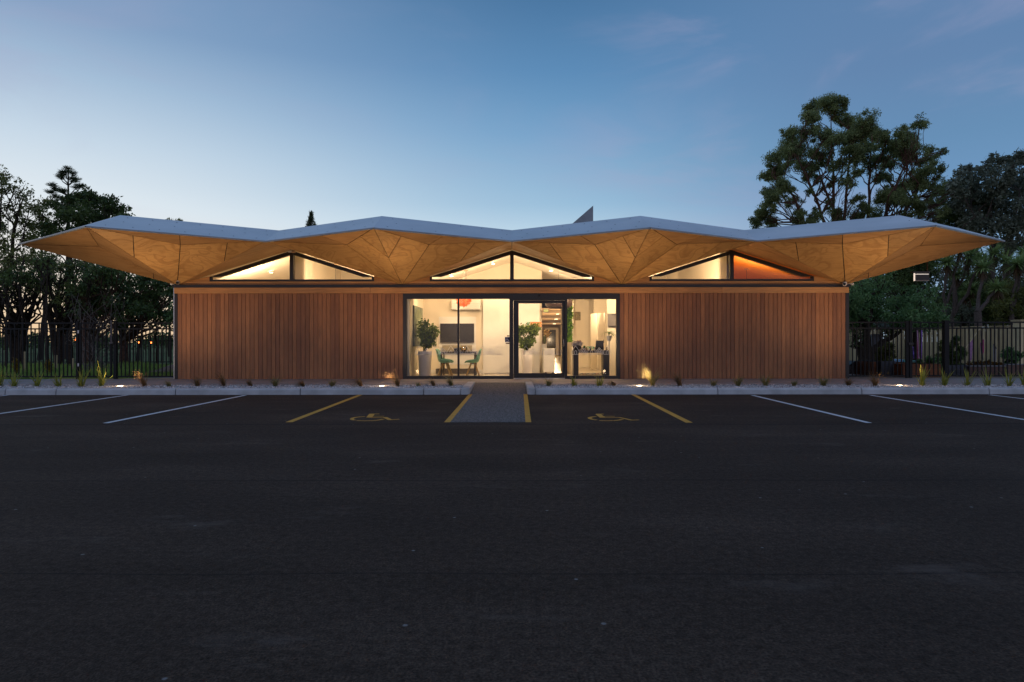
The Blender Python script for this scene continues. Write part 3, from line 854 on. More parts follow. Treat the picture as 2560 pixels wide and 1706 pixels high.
# ================================================================== INTERIOR
wi, ci = MAT['wall_in'], MAT['ceil_in']
MB().box(-9.62, W+.12, GZ-.10, 9.62, 30.4, GZ-.001).build('floor', MAT['floor_in'], bd)
def wallb(x0, y0, x1, y1, z0=GZ, z1=4.0, mat=None): return MB().box(x0, y0, z0, x1, y1, z1).build('interior_wall', mat or wi, bd)
wallb(-9.6, 23.5, -3.02, 23.62)           # back of left room
wallb(-3.12, W+.13, -3.0, 23.5)           # left wall of the meeting room
wallb(-3.0, 21.6, 1.02, 21.72)            # television wall
wallb(.92, 21.72, 1.02, 50)             # corridor
wallb(3.35, 26.0, 9.6, 26.12)             # far wall
wallb(9.5, W+.13, 9.6, 27.0)
wallb(-9.6, W+.13, -9.5, 23.5)
wallb(-6.44, W+.13, -6.34, 23.5, 2.9)
orange_wall = simple('ochre_wall_paint', (.75, .36, .12), .7, noise=.05)
wallb(6.42, W+.3, 6.5, 27.0, GZ, 4.0, orange_wall)
wallb(6.34, W+.3, 6.41, 27.0, GZ, 4.0)
wallb(6.5, 22.6, 9.5, 22.7, GZ, 4.0, orange_wall)
# folded ceiling with a rise towards the rear
for i, xa in enumerate(AP):
    for s_ in (-1, 1):
        m = MB()
        x1 = xa+s_*HB
        if abs(x1) > 9: x1 = math.copysign(9.6, x1)
        y0, y1 = W+.10, 30.3
        m.quad((xa, y0, 3.93), (x1, y0, 2.90), (x1, y1, 2.90), (xa, y1, 3.93))
        mat = orange_wall if (i == 2 and s_ == 1) else ci
        m.build('ceiling', mat, bd)
# lower bulkhead over the lobby at the corridor mouth
MB().box(1.02, 24.6, 2.42, 2.295, 50, 2.50).box(2.295, 26.72, 2.42, 5.2, 50, 2.50).build('ceiling', simple('warm_ceiling', (.72, .52, .32), .8, noise=.04), bd)
MB().box(.86, 30.6, -.02, 1.0, 50, 2.6).build('rear_wing_wall', simple('dark_wing_wall', (.03, .03, .032), .6), bd)
MB().box(5.2, 30.6, -.02, 5.34, 50, 2.6).build('rear_wing_wall', simple('dark_wing_wall2', (.03, .03, .032), .6), bd)
MB().box(1.0, 30.4, GZ-.1, 5.2, 50, GZ-.001).build('floor', MAT['floor_in'], bd)
MB().box(1.0, 48, GZ, 5.2, 48.1, 2.5).build('interior_wall', wi, bd)
wallb(1.78, 23.0, 2.3, 23.12)
wallb(2.3, 26.6, 3.8, 26.72)
wallb(3.02, 20.06, 9.5, 20.16, GZ, 2.9)
extra_downlights = [(2.65, 23.8), (3.9, 23.5)]  # lamps added to brighten the dim space behind the right window
for x0, x1, y in ((-3.0, .92, 21.585),):
    MB().box(x0, y, GZ, x1, y+.014, GZ+.12).build('skirting', MAT['white'], bd)
# tall white cupboard at the right of the television wall
MB().box(-.98, 21.35, GZ, .9, 21.598, 2.62).build('cupboard', MAT['white'], bd)
for x in (-.98, .0):
    MB().box(x+.012, 21.33, GZ+.03, x+.94-.012, 21.348, 2.60).build('cupboard_door', MAT['white'], bd)

# downlights: recessed lamps, each with an added fill light to brighten the rooms
def downlight(x, y, z, energy, col=(1, .73, .44), r=.05, label='', tilt=0, size=136, with_fill=True):
    energy *= .78
    t = thing('downlight', label, 'downlight', (x, y, z), 'recessed downlights inside the building')
    MB().lathe([(r*1.3, 0), (r*1.3, .012), (r*1.02, .012), (r, .004)], (x, y, z-.012), 16).build('trim_ring', MAT['white'], t)
    MB().lathe([(r*.96, 0), (r*.9, -.006)], (x, y, z-.008), 16).build('lamp_lens', MAT['warm_lamp'], t)
    ld = bpy.data.lights.new('downlight_beam', 'SPOT'); ld.energy = energy; ld.color = col; ld.spot_size = math.radians(size); ld.spot_blend = .6; ld.shadow_soft_size = .06
    lo = bpy.data.objects.new('downlight_beam', ld); C.objects.link(lo); lo.parent = t; lo.location = (0, 0, -.03)
    ld.energy = energy*.45
    if not with_fill: return t
    ld = bpy.data.lights.new('ceiling_fill', 'SPOT' if y < 26 else 'POINT')  # added fill light, offset from the fixture to brighten ceiling and rear walls
    if y < 26: ld.spot_size = math.radians(165); ld.spot_blend = .25
    ld.energy = energy*.42; ld.color = col; ld.shadow_soft_size = .05
    lo = bpy.data.objects.new('ceiling_fill', ld); C.objects.link(lo); lo.parent = t; lo.location = (0, 19.0-y if y < 21 else 0, -.6 if y < 26 else -1.1); lo.rotation_euler = (math.radians(96), 0, 0)
    return t
def ceil_z(x):
    xa = min(AP, key=lambda a: abs(a-x)); return 3.93 - (3.93-2.90)*abs(x-xa)/HB
WC = (1, .69, .39)
DL = [
    (-1.9, 19.9, 'lit ceiling downlight seen through the left half of the middle gable window', 250),
    (1.25, 20.3, 'lit ceiling downlight seen high in the right half of the middle gable window', 250),
    (.35, 25.4, 'lit ceiling downlight seen low beside the mullion of the middle gable window', 220),
    (-7.75, 20.4, 'lit ceiling downlight seen through the left gable window', 720),
    (-4.7, 20.6, 'ceiling downlight behind the right half of the left gable window', 780),
    (4.7, 20.4, 'lit ceiling downlight at the left corner of the right gable window', 1000),
    (7.0, 20.7, 'lit ceiling downlight glowing in the orange right half of the right gable window', 260),
    (-.6, 20.2, 'ceiling downlight over the meeting table behind the left window', 360),
]
for x, y, lab, e in DL:
    downlight(x, y, ceil_z(x)-.05, e, WC if x < 6.5 else (1, .5, .18), .055, lab)
for i, (px, py, y) in enumerate(((1394, 785, 23.4), (1390.5, 798, 25.2), (1386, 810.5, 27.2))):
    pass
for i, (y, x_) in enumerate(((28.0, 2.02), (34.5, 2.40), (44.0, 2.95))):
    lab = ['nearest of the three lit corridor downlights seen through the door', 'middle one of the three lit corridor downlights seen through the door', 'farthest of the three lit corridor downlights seen through the door'][i]
    downlight(x_, y, 2.42, 170, WC, .07+.03*i, lab, size=150)
for i_, (x_, y_) in enumerate(extra_downlights): downlight(x_, y_, ceil_z(x_)-.05, 240, WC, .05, ['added ceiling downlight deep behind the right window, left one', 'added ceiling downlight behind the tall cupboard doors'][i_])
downlight(2.35, 20.4, ceil_z(2.35)-.05, 260, WC, .05, 'ceiling downlight over the lobby behind the right-hand window')

# ---------------- things inside
PW = thing('painting', 'tall green and grey leaf painting on the left interior wall', 'painting', (-2.98, 19.9, 1.7))
MB().box(-2.998, 19.15, 1.06, -2.95, 20.95, 2.30).build('canvas', simple('painted_canvas', (.17, .20, .14), .7, noise=.5, scale=5), PW)
lm = MB()
for i in range(26):
    a = -1.3 + i*.1; p0 = Vector((-2.945, 20.0+a*.05, 1.12)); p1 = Vector((-2.945, 20.0+a*.62, 1.12+1.1*math.cos(a*.55)))
    p1.y = min(max(p1.y, 19.2), 20.9); lm.bar(p0, p1, .018, .003, up=(1, 0, 0))
lm.build('leaf_strokes', simple('pale_leaf_stroke', (.34, .38, .22), .7), PW)

def rot_leaves(pts, L, Wd, droop=0.0, jitter=.3, outward=None):
    n = len(pts)
    d = rng.normal(size=(n, 3))
    if outward is not None: d = d*.8 + outward
    d[:, 2] -= droop
    d /= np.linalg.norm(d, axis=1)[:, None]
    r = rng.normal(size=(n, 3)); w = np.cross(d, r); w /= np.linalg.norm(w, axis=1)[:, None]
    Ls = L*rng.uniform(1-jitter, 1+jitter, n)[:, None]; Ws = Wd*rng.uniform(1-jitter, 1+jitter, n)[:, None]
    v = np.stack([pts, pts+d*Ls*.45+w*Ws*.5, pts+d*Ls, pts+d*Ls*.45-w*Ws*.5], 1)
    return v.reshape(-1, 3)
def leaf_obj(name, verts, mat, parent):
    p = parent
    while p.parent: p = p.parent
    verts = verts - np.array(ROOT.get(p.name, p.location))
    return link(name, fast_mesh(name, verts, 4, mat), parent)
def ball(n, c, r, shell=.35):
    d = rng.normal(size=(n, 3)); d /= np.linalg.norm(d, axis=1)[:, None]
    rad = rng.uniform(shell, 1, n)**.6
    return np.array(c)+d*rad[:, None]*np.array(r)

def pot_plant(x, y, z0, hpot, rt, rb, crown_r, crown_z, label, nleaf=900):
    t = thing('potted_plant', label, 'plant', (x, y, z0))
    MB().lathe([(rb, 0), (rb*1.05, .03), (lerp(rb, rt, .5), hpot*.5), (rt, hpot), (rt*.93, hpot), (rt*.9, hpot-.05)], (x, y, z0), 28).build('pot', MAT['pot'], t, smooth=True)
    st = MB(); cl = []
    for i in range(13):
        a = random.uniform(0, 6.28); r = random.uniform(.15, .85); e = random.uniform(-.7, 1)
        c = Vector((x+math.cos(a)*r*crown_r, y+math.sin(a)*r*crown_r*.8, crown_z+e*crown_r*1.0))
        st.tube([(x+random.uniform(-.04, .04), y, z0+hpot-.06), ((x+c.x)/2, (y+c.y)/2, (z0+hpot+c.z)/2), c], [.012, .008, .003], 5)
        cl.append(c)
    st.build('stem', MAT['trunk'], t)
    pts = np.concatenate([ball(nleaf//13, c, (crown_r*.55,)*3, .1) for c in cl])
    leaf_obj('foliage', rot_leaves(pts, .085, .05, .5), MAT['ficus'], t)
    return t
pot_plant(-2.66, 19.35, GZ, .79, .215, .165, .36, 1.42, 'leafy fig in a tall grey-white tapered pot behind the left window', 2400)
pot_plant(.50, 20.6, GZ, .80, .20, .15, .33, 1.33, 'bushy green plant in a white pot behind the sliding door', 2400)

tvt = thing('television', 'flat black television on the wall above the small table', 'television', (-1.92, 21.59, 1.5))
x0, x1 = (1100-1280)*21.5/F, (1185-1280)*21.5/F
zt, zb_ = CAMZ+44*21.5/F, CAMZ-4*21.5/F
MB().box(x0, 21.53, zb_, x1, 21.585, zt).build('screen', MAT['tv'], tvt, bevel=.006)
MB().box(x0+.02, 21.525, zb_-.0, x1-.02, 21.53, zb_+.02).build('bezel', MAT['grey_dark'], tvt)
cab = thing('wall_cabinet', 'pale wall panel and low dark plinth around the television', 'cabinet', (-1.92, 21.55, GZ))
MB().box(x0-.05, 21.586, .42, x1+.06, 21.598, 2.05).build('panel', MAT['white'], cab)
MB().box(x0-.12, 21.28, GZ, x1+.02, 21.584, GZ+.17).build('plinth', MAT['grey_dark'], cab)
MB().box(x0+.08, 21.50, 1.015-.17, x1-.07, 21.584, 1.10-.02).build('speaker_bar', simple('beige_grey_cloth', (.33, .29, .22), .8), cab)
ac = thing('air_conditioner', 'white heat pump high on the wall behind the left window', 'air conditioner', (-1.55, 21.5, 2.5))
MB().box(-2.05, 21.38, 2.28, -1.06, 21.6, 2.60).build('body', MAT['white'], ac, bevel=.02)
for i in range(3): MB().box(-2.02, 21.372, 2.33+i*.07, -1.10, 21.379, 2.336+i*.07).build('louvre', simple('louvre_shadow', (.35, .28, .2), .6), ac)

pd = thing('pendant_lamp', 'fluffy orange pendant shade hanging behind the left window', 'pendant lamp', (-1.52, 20.0, 2.52))
MB().tube([(-1.52, 20, 2.7), (-1.52, 20, ceil_z(-1.52))], .004, 5).build('cord', MAT['white'], pd)
pts = ball(700, (-1.52, 20, 2.52), (.19, .19, .17), .8)
leaf_obj('shade', rot_leaves(pts, .075, .06, 0, outward=(pts-np.array((-1.52, 20, 2.52)))*5), MAT['orange'], pd)
def cord_pendant(x, y, ztop, length, label, shade=False):
    t = thing('pendant_lamp', label, 'pendant lamp', (x, y, ztop), 'pendants seen through the gable windows')
    MB().lathe([(.075, 0), (.07, .02), (.02, .035)], (x, y, ztop-.035), 14).build('ceiling_rose', simple('rose_beige', (.45, .33, .2), .5), t)
    MB().tube([(x, y, ztop-.03), (x, y, ztop-length)], .006, 5).build('cord', MAT['grey_dark'], t)
    if shade or length > .35:
        ld = bpy.data.lights.new('pendant_fill', 'SPOT'); ld.spot_size = math.radians(165); ld.spot_blend = .25; ld.energy = 70; ld.color = (1, .69, .39) if x < 6.5 else (1, .42, .12); ld.shadow_soft_size = .06  # fill spot added at the pendant, aimed inward to brighten the room
        lo = bpy.data.objects.new('pendant_fill', ld); C.objects.link(lo); lo.parent = t; lo.location = (0, -.1, -length-.12); lo.rotation_euler = (math.radians(100), 0, 0)
    if shade:
        MB().lathe([(.05, 0), (.26, -.16), (.30, -.34), (.28, -.36), (.03, -.04)], (x, y, ztop-length), 20).build('shade', MAT['grey_dark'], t, smooth=True)
cord_pendant(-5.45, 19.6, ceil_z(-5.45), .9, 'thin cord pendant behind the right half of the left gable window', True)
cord_pendant(-1.45, 20.0, ceil_z(-1.45), .3, 'ceiling rose of the orange pendant in the middle gable window')
for x_, y_ in ((-1.52, 20.0), (1.52, 20.6)):
    ld = bpy.data.lights.new('pendant_fill', 'SPOT'); ld.spot_size = math.radians(165); ld.spot_blend = .25; ld.energy = 14; ld.color = (1, .69, .39); ld.shadow_soft_size = .08  # added fill spots above the two shades, turned away from the glass
    lo = bpy.data.objects.new('pendant_fill', ld); C.objects.link(lo); lo.location = (x_, y_-.0, 2.92); lo.rotation_euler = (math.radians(100), 0, 0)
cord_pendant(7.55, 20.4, ceil_z(7.55), .7, 'cord pendant behind the orange half of the right gable window', True)
cord_pendant(4.35, 20.4, ceil_z(4.35), .5, 'cord pendant at the left corner of the right gable window', True)
# dark drum lamp over the lobby
dl_ = thing('pendant_lamp', 'big dark rounded pendant cut by the top of the sliding door', 'pendant lamp', (1.48, 20.6, 2.5))
MB().lathe([(.05, .5), (.40, .42), (.46, .25), (.43, .08), (.32, 0), (.30, .01), (.40, .1), (.42, .25)], (1.52, 20.6, 2.28), 28).build('shade', simple('dark_wood_shade', (.06, .035, .03), .4, noise=.3, scale=25), dl_, smooth=True)
MB().tube([(1.52, 20.6, 2.78), (1.52, 20.6, ceil_z(1.52))], .006, 5).build('cord', MAT['grey_dark'], dl_)

# table
tb = thing('table', 'small dark rectangular table with thin legs behind the left window', 'table', (-1.69, 19.9, GZ))
tx0, tx1, tz = -2.22, -1.14, .885
MB().box(tx0, 19.7, tz-.035, tx1, 20.5, tz).build('tabletop', MAT['grey_dark'], tb)
for x in (tx0, tx1-.04):
    for y in (19.7, 20.46): MB().box(x, y, GZ, x+.04, y+.04, tz-.035).build('leg', MAT['grey_dark'], tb)
# mint shell chairs
def shell_chair(label, x, y, rz, first=None):
    if first is None:
        t = thing('chair', label, 'chair', (x, y, GZ), 'mint green shell chairs at the table')
        m = MB(); nU, nV = 9, 8
        prof = [(.25, .425), (.20, .445), (.10, .435), (0, .425), (-.10, .43), (-.17, .47), (-.205, .56), (-.225, .68), (-.25, .80), (-.275, .86)]
        wds = [.17, .21, .225, .225, .22, .21, .20, .195, .17, .09]
        cup = [.02, .05, .08, .10, .12, .13, .11, .08, .05, .02]
        rows = []
        for (px_, pz), w_, cu in zip(prof, wds, cup):
            row = []
            for j in range(nV+1):
                u = -1+2*j/nV
                lift = cu*u*u
                row.append(Vector((x+px_+(lift if pz > .5 else 0), y+u*w_, GZ+pz+(lift if pz <= .5 else 0))))
            rows.append(row)
        for i in range(len(rows)-1):
            for j in range(nV): m.quad(rows[i][j], rows[i][j+1], rows[i+1][j+1], rows[i+1][j])
        so = m.build('shell', MAT['mint'], t, smooth=False)
        bm_ = so.modifiers.new('weld', 'WELD'); bm_.merge_threshold = .0005
        sm = so.modifiers.new('thick', 'SOLIDIFY'); sm.thickness = .014
        so.data.polygons.foreach_set('use_smooth', [True]*len(so.data.polygons))
        for sx_, sy_ in ((1, 1), (1, -1), (-1, 1), (-1, -1)):
            MB().tube([(x+sx_*.05, y+sy_*.05, GZ+.415), (x+sx_*.21, y+sy_*.19, GZ)], [.024, .014], 8).build('leg', MAT['leg_wood'], t)
        MB().box(x-.09, y-.07, GZ+.395, x+.09, y+.07, GZ+.42).build('bracket', MAT['grey_dark'], t)
    else:
        t = copy_tree(first, (x, y, GZ)); t['label'] = label; ROOT[t.name] = Vector((x, y, GZ))
    t.rotation_euler[2] = rz
    return t
ch = shell_chair('mint shell chair at the left end of the table, nearer the window', -2.10, 19.72, 0)
shell_chair('mint shell chair at the left end of the table, half hidden behind the nearer one', -2.12, 20.35, .12, ch)
shell_chair('mint shell chair at the right end of the table', -1.22, 19.75, math.pi, ch)
# on the table
jar = thing('glass_jar', 'round glass jar with gold contents on the small table', 'jar', (-1.52, 19.95, tz))
MB().lathe([(.05, 0), (.10, .03), (.115, .09), (.10, .14), (.07, .165), (.07, .175)], (-1.52, 19.95, tz), 20).build('glass_bowl', glass_mat('bowl_glass', (.9, .85, .75)), jar, smooth=True)
MB().lathe([(.04, .004), (.085, .02), (.085, .06), (.03, .085)], (-1.52, 19.95, tz), 16).build('contents', simple('gold_contents', (.45, .28, .08), .5, noise=.4, scale=30), jar, smooth=True)
bx = thing('box', 'small dark box standing on the table left of the glass jar', 'box', (-1.76, 19.95, tz))
MB().box(-1.83, 19.9, tz, -1.69, 20.0, tz+.12).build('case', MAT['grey_dark'], bx, bevel=.004)
MB().box(-1.82, 19.895, tz+.10, -1.70, 19.9, tz+.112).build('lid_line', MAT['aluminium'], bx)
# wheelchair door-button sign
sg = thing('access_sign', 'blue square wheelchair sign on the glass beside the door', 'sign', (-.135, W, 1.26))
MB().box(-.21, W+.005, 1.185, -.06, W+.018, 1.34).build('border', MAT['white'], sg)
MB().box(-.198, W+.0015, 1.197, -.072, W+.0055, 1.328).build('plate', simple('navy_plate', (.012, .018, .08), .4), sg)
wm = MB()
yy = W-.0012
def sl_(a, b, t=.011): wm.bar((-.21+a[0]*.15, yy, 1.185+a[1]*.155), (-.21+b[0]*.15, yy, 1.185+b[1]*.155), t, .002, up=(0, 1, 0))
arc = [(.45+.24*math.cos(t), .37+.24*math.sin(t)) for t in np.linspace(1.9, 6.1, 12)]
for a, b in zip(arc, arc[1:]): sl_(a, b)
sl_((.42, .74), (.46, .45)); sl_((.45, .45), (.68, .45)); sl_((.66, .46), (.80, .22)); sl_((.78, .2), (.88, .26)); sl_((.44, .6), (.62, .6), .008)
wm.box(-.21+.38*.15, yy-.001, 1.185+.78*.155, -.21+.50*.15, yy+.001, 1.185+.90*.155)
wm.build('wheelchair_mark', MAT['white'], sg)
db = thing('door_button', 'brown switch plates above and below the blue wheelchair sign', 'door button', (-.12, W, 1.1))
MB().box(-.145, W+.004, 1.352, -.078, W+.02, 1.385).build('upper_plate', simple('brown_plate', (.10, .05, .03), .5), db)
MB().box(-.18, W+.004, 1.135, -.078, W+.02, 1.168).build('lower_plate', simple('brown_plate_low', (.14, .07, .04), .5), db)

# direction sign in the lobby
ds = thing('direction_sign', 'orange and turquoise arrow sign with wheelchair mark on the lobby wall', 'sign', (.85, 21.58, 1.85))
Y0 = 21.305
MB().prism([Vector((.62, Y0, 1.70)), Vector((1.00, Y0, 1.70)), Vector((1.00, Y0, 1.86)), Vector((.62, Y0, 1.86))], (0, .02, 0)).build('orange_board', simple('sign_orange', (.62, .25, .08), .5), ds)
MB().prism([Vector((.50, Y0, 1.86)), Vector((.50, Y0, 1.76)), Vector((.60, Y0, 1.70)), Vector((.618, Y0, 1.70)), Vector((.56, Y0, 1.78)), Vector((.618, Y0, 1.86))], (0, .02, 0)).build('turquoise_end', simple('sign_turquoise', (.25, .42, .33), .5), ds)
def text(body, size, loc, mat, parent, name='lettering', rot=(math.pi/2, 0, 0)):
    cu = bpy.data.curves.new(name, 'FONT'); cu.body = body; cu.size = size; cu.extrude = .001
    cu.materials.append(mat)
    tmp = bpy.data.objects.new(name, cu); C.objects.link(tmp)
    bpy.context.view_layer.update()
    me = bpy.data.meshes.new_from_object(tmp.evaluated_get(bpy.context.evaluated_depsgraph_get()))
    bpy.data.objects.remove(tmp)
    o = bpy.data.objects.new(name, me); C.objects.link(o)
    r = ROOT.get(parent.name, parent.location)
    o.parent = parent; o.location = Vector(loc)-r; o.rotation_euler = rot
    return o
lt = simple('sign_lettering', (.8, .6, .38), .5, noise=0)
text('Accessible', .058, (.66, Y0-.004, 1.795), lt, ds); text('Toilet', .058, (.66, Y0-.004, 1.73), lt, ds)
m = MB()
def s3(a, b): m.bar((.93+a[0]*.1-.05, Y0-.003, 1.74+a[1]*.1-.03), (.93+b[0]*.1-.05, Y0-.003, 1.74+b[1]*.1-.03), .01, .002, up=(0, 1, 0))
for a, b in (((.4, 1.1), (.45, .7)), ((.45, .7), (.75, .7)), ((.75, .7), (.95, .35)), ((.4, .75), (.2, .5)), ((.2, .5), (.3, .25)), ((.3, .25), (.6, .25)), ((.6, .25), (.7, .5))): s3(a, b)
m.build('wheelchair_mark', lt, ds)

# reception counter, corridor pieces
rc_ = thing('reception_counter', 'white box counter on dark castors seen through the sliding door', 'counter', (1.28, 20.7, GZ))
MB().box(1.02, 20.5, GZ+.09, 1.385, 21.1, .98).build('body', MAT['white'], rc_, bevel=.004)
for x in (1.06, 1.30): MB().box(x, 20.54, GZ, x+.06, 20.62, GZ+.09).build('castor', MAT['black'], rc_)
ex = thing('exit_sign', 'small white-framed yellow-green sign high in the corridor', 'sign', (1.3, 22.3, 2.3))
MB().box(1.10, 22.28, 2.22, 1.29, 22.33, 2.35).build('case', MAT['white'], ex)
MB().box(1.125, 22.272, 2.245, 1.265, 22.28, 2.325).build('face', emit('sign_glow', '#B8B840', .9), ex)
dd = thing('corridor_door', 'grey glazed door at the end of the corridor behind the counter', 'door', (2.9, 46.9, GZ))
MB().box(2.45, 46.9, GZ, 3.45, 46.98, 2.2).build('frame', MAT['wall_in'], dd)
MB().box(2.58, 46.88, GZ+.12, 3.24, 46.898, 2.05).build('glass_panel', simple('dim_glass', (.07, .075, .07), .2, noise=.2), dd)
vs_ = thing('flower_vase', 'cream flowers in a dark vase on the corridor shelf', 'flowers', (1.28, 22.0, 1.2))
MB().box(1.04, 21.9, GZ, 1.20, 22.1, 1.12).build('stand', MAT['white'], vs_)
MB().lathe([(.04, 0), (.07, .12), (.05, .25), (.06, .3)], (1.13, 22.0, 1.12), 12).build('vase', simple('green_vase', (.12, .14, .05), .3), vs_, smooth=True)
pts = ball(120, (1.22, 22.0, 1.48), (.13, .1, .14), .2)
leaf_obj('flowers', rot_leaves(pts, .07, .06), leaf_mat('cream_petal', '#C9A868', '#EBD6A2'), vs_)
# moss wall
mw = thing('moss_wall', 'tall bright green moss panel between door and right window', 'plant wall', (1.75, 21.2, 1.2))
MB().box(1.80, 21.0, 1.22, 1.97, 21.06, 3.0).build('backing', simple('moss_board', (.06, .10, .02), .9), mw)
n_ = 3000
pts = np.stack([rng.uniform(1.72, 1.98, n_), rng.uniform(20.9, 21.02, n_), 1.2+rng.uniform(0, 1.75, n_)], 1)
leaf_obj('moss', rot_leaves(pts, .07, .045), MAT['moss'], mw)
MB().box(1.98, 20.95, GZ, 2.03, 23.0, 3.2).build('interior_wall', wi, bd)
# slanted corridor doors along the lobby's right
cdn = thing('cupboard_doors', 'pale row of tall cupboard doors behind the console table', 'cupboard', (3.3, 24.0, GZ))
for i, (x0, y0, x1, y1) in enumerate(((3.08, 24.7, 3.26, 24.2), (3.29, 24.1, 3.45, 23.7), (3.48, 23.6, 3.66, 23.0))):
    MB().bar((x0, y0, 1.2), (x1, y1, 1.2), .03, 2.15).build('door_leaf', MAT['wall_in'], cdn)
    MB().tube([(x1-.02, y1-.03, 1.15), (x1-.02, y1-.03, 1.27)], .012, 6).build('handle', MAT['black'], cdn)
for i, (x, y, z, lab, c_) in enumerate(((1.99, 21.6, 1.75, 'small ochre notice on the lobby wall, upper one of two', (.5, .36, .16)), (2.1, 21.9, 1.15, 'small grey notice on the lobby wall, lower one of two', (.34, .28, .2)))):
    o = MB().box(2.032, y, z, 2.036, y+.28, z+.22).build('notice', simple('notice_%d' % i, c_, .7), origin=(x, y, z)); tag(o, lab, 'notice')
nb = thing('notice_board', 'framed square picture hanging at the corridor corner', 'picture', (2.3, 22.3, 1.9))
MB().box(2.22, 22.36, 1.95, 2.42, 22.385, 2.25).build('frame', simple('frame_brown', (.35, .25, .12), .6), nb)
MB().box(2.235, 22.352, 1.97, 2.405, 22.36, 2.23).build('picture_sheet', simple('sheet_olive', (.35, .30, .16), .7, noise=.4, scale=20), nb)
# alarm panel and fern by the right jamb
ap = thing('alarm_panel', 'grey wall panel with a green light at the right window edge', 'control panel', (3.0, 20.0, 1.8))
p0, p1 = U(1519.5, 784.5, 20.0), U(1541, 816, 20.0)
MB().box(p0.x, 20.0, p1.z, p1.x+.12, 20.05, p0.z).build('case', simple('panel_grey', (.18, .17, .17), .5), ap, bevel=.004)
MB().lathe([(.02, 0), (.02, .006)], (0, 0, 0), 10).build('status_light', emit('green_led', '#35FF7A', 5), ap).location = (p0.x+.045-3.0, -.01, p0.z-.045-1.8)
ap.children[-1].rotation_euler = (math.pi/2, 0, 0)
MB().box(p0.x+.13, 19.99, p0.z-.05, p1.x+.05, 20.0, p0.z-.03).build('label_strip', MAT['black'], ap)
fn = thing('potted_fern', 'arching green plant at the right edge of the right window', 'plant', (2.95, 19.5, 1.0))
def strap(mb, base, a, L, w, up0, bend, seg=5):
    d = Vector((math.cos(a), math.sin(a), 0)); p = Vector(base); el_ = up0
    side = Vector((-math.sin(a), math.cos(a), 0))
    prev = None
    for i in range(seg+1):
        t = i/seg; ww = w*(1-t)**.6*(.55+.45*min(1, t*5)) if i < seg else w*.05
        l, r = p-side*ww/2, p+side*ww/2
        if prev: mb.quad(prev[0], prev[1], r, l)
        prev = (l, r)
        p = p + (d*math.cos(el_)+Vector((0, 0, 1))*math.sin(el_))*L/seg
        el_ -= bend/seg
m = MB()
for i in range(26): strap(m, (2.99, 19.5, 1.42), random.uniform(0, 6.28), random.uniform(.25, .42), .035, random.uniform(.3, 1.3), random.uniform(1.6, 2.6))
m.build('fronds', MAT['ficus'], fn)
MB().lathe([(.06, 0), (.09, .16)], (2.99, 19.5, 1.22), 14).build('pot', MAT['white'], fn)
MB().lathe([(.015, 0), (.015, 1.08)], (2.99, 19.5, GZ+.02), 8).build('stand', MAT['white'], fn)
# console table with things on it
ct = thing('console_table', 'dark console table with wide legs behind the right window', 'table', (2.25, 19.0, GZ))
X0, X1, TY0, TY1 = 1.83, 2.89, 18.85, 19.25
Zc = .94
MB().box(X0-.0, TY0, Zc-.075, X1, TY1, Zc).build('tabletop', MAT['grey_dark'], ct)
MB().box(X0, TY0, GZ, X0+.15, TY1, Zc-.075).build('leg', MAT['grey_dark'], ct)
MB().box(X1-.18, TY0, GZ, X1, TY1, Zc-.075).build('leg', MAT['grey_dark'], ct)
MB().box(X0+.15, TY0+.02, GZ, X1-.18, TY1, GZ+.07).build('shelf', MAT['grey_dark'], ct)
mg = thing('magazines', 'row of dark patterned magazines lying on the console shelf', 'magazines', (2.3, 19.0, GZ+.07))
for i in range(7):
    x = X0+.18+i*.095
    MB().bar((x, 19.05, GZ+.10), (x+.11, 19.05, GZ+.125), .24, .02).build('magazine', simple('cover_%d' % i, [(.08, .08, .12), (.2, .06, .05), (.1, .1, .1), (.25, .22, .2), (.06, .09, .16), (.22, .07, .06), (.12, .1, .09)][i], .4, noise=.5, scale=30), mg)
sc_t = thing('dark_screen', 'dark tilted screen standing at the right end of the console table', 'screen', (2.62, 19.1, Zc))
MB().prism([Vector((2.50, 19.05, Zc+.01)), Vector((2.76, 19.05, Zc+.01)), Vector((2.76, 19.14, Zc+.29)), Vector((2.54, 19.14, Zc+.29))], (0, .02, 0)).build('panel', MAT['tv'], sc_t)
MB().box(2.58, 19.1, Zc, 2.70, 19.2, Zc+.02).build('foot', MAT['grey_dark'], sc_t)
gs = thing('green_glasses', 'bright green bow-shaped toy glasses on the console table', 'toy', (2.32, 18.95, Zc))
m = MB()
for x in (2.27, 2.40): m.lathe([(.05, -.006), (.05, .006), (.03, .006), (.03, -.006)], (0, 0, 0), 14)
m = MB()
for x in (2.275, 2.395):
    ring_ = [(x+.045*math.cos(t), 18.95, Zc+.07+.032*math.sin(t)) for t in np.linspace(0, 6.28, 13)]; m.tube(ring_, .012, 6)
m.tube([(2.31, 18.95, Zc+.075), (2.36, 18.95, Zc+.075)], .012, 6); m.tube([(2.22, 18.95, Zc+.10), (2.45, 18.95, Zc+.10)], .010, 6)
m.build('frame', simple('toy_green', (.02, .55, .22), .4), gs)
MB().tube([(2.22, 18.96, Zc+.09), (2.22, 19.08, Zc+.012)], .007, 5).tube([(2.45, 18.96, Zc+.09), (2.45, 19.08, Zc+.012)], .007, 5).build('arms', simple('toy_green_dark', (.02, .4, .16), .4), gs)
fl_ = thing('flower_pot', 'dark pot with a white ruffled cloth top at the left of the console table', 'pot', (1.93, 19.0, Zc))
MB().lathe([(.07, 0), (.12, .06), (.13, .12), (.10, .16)], (1.95, 19.02, Zc), 16).build('pot', simple('dark_pot', (.07, .055, .05), .5, noise=.5, scale=30), fl_, smooth=True)
pts = ball(260, (1.96, 19.02, Zc+.19), (.17, .12, .06), .3)
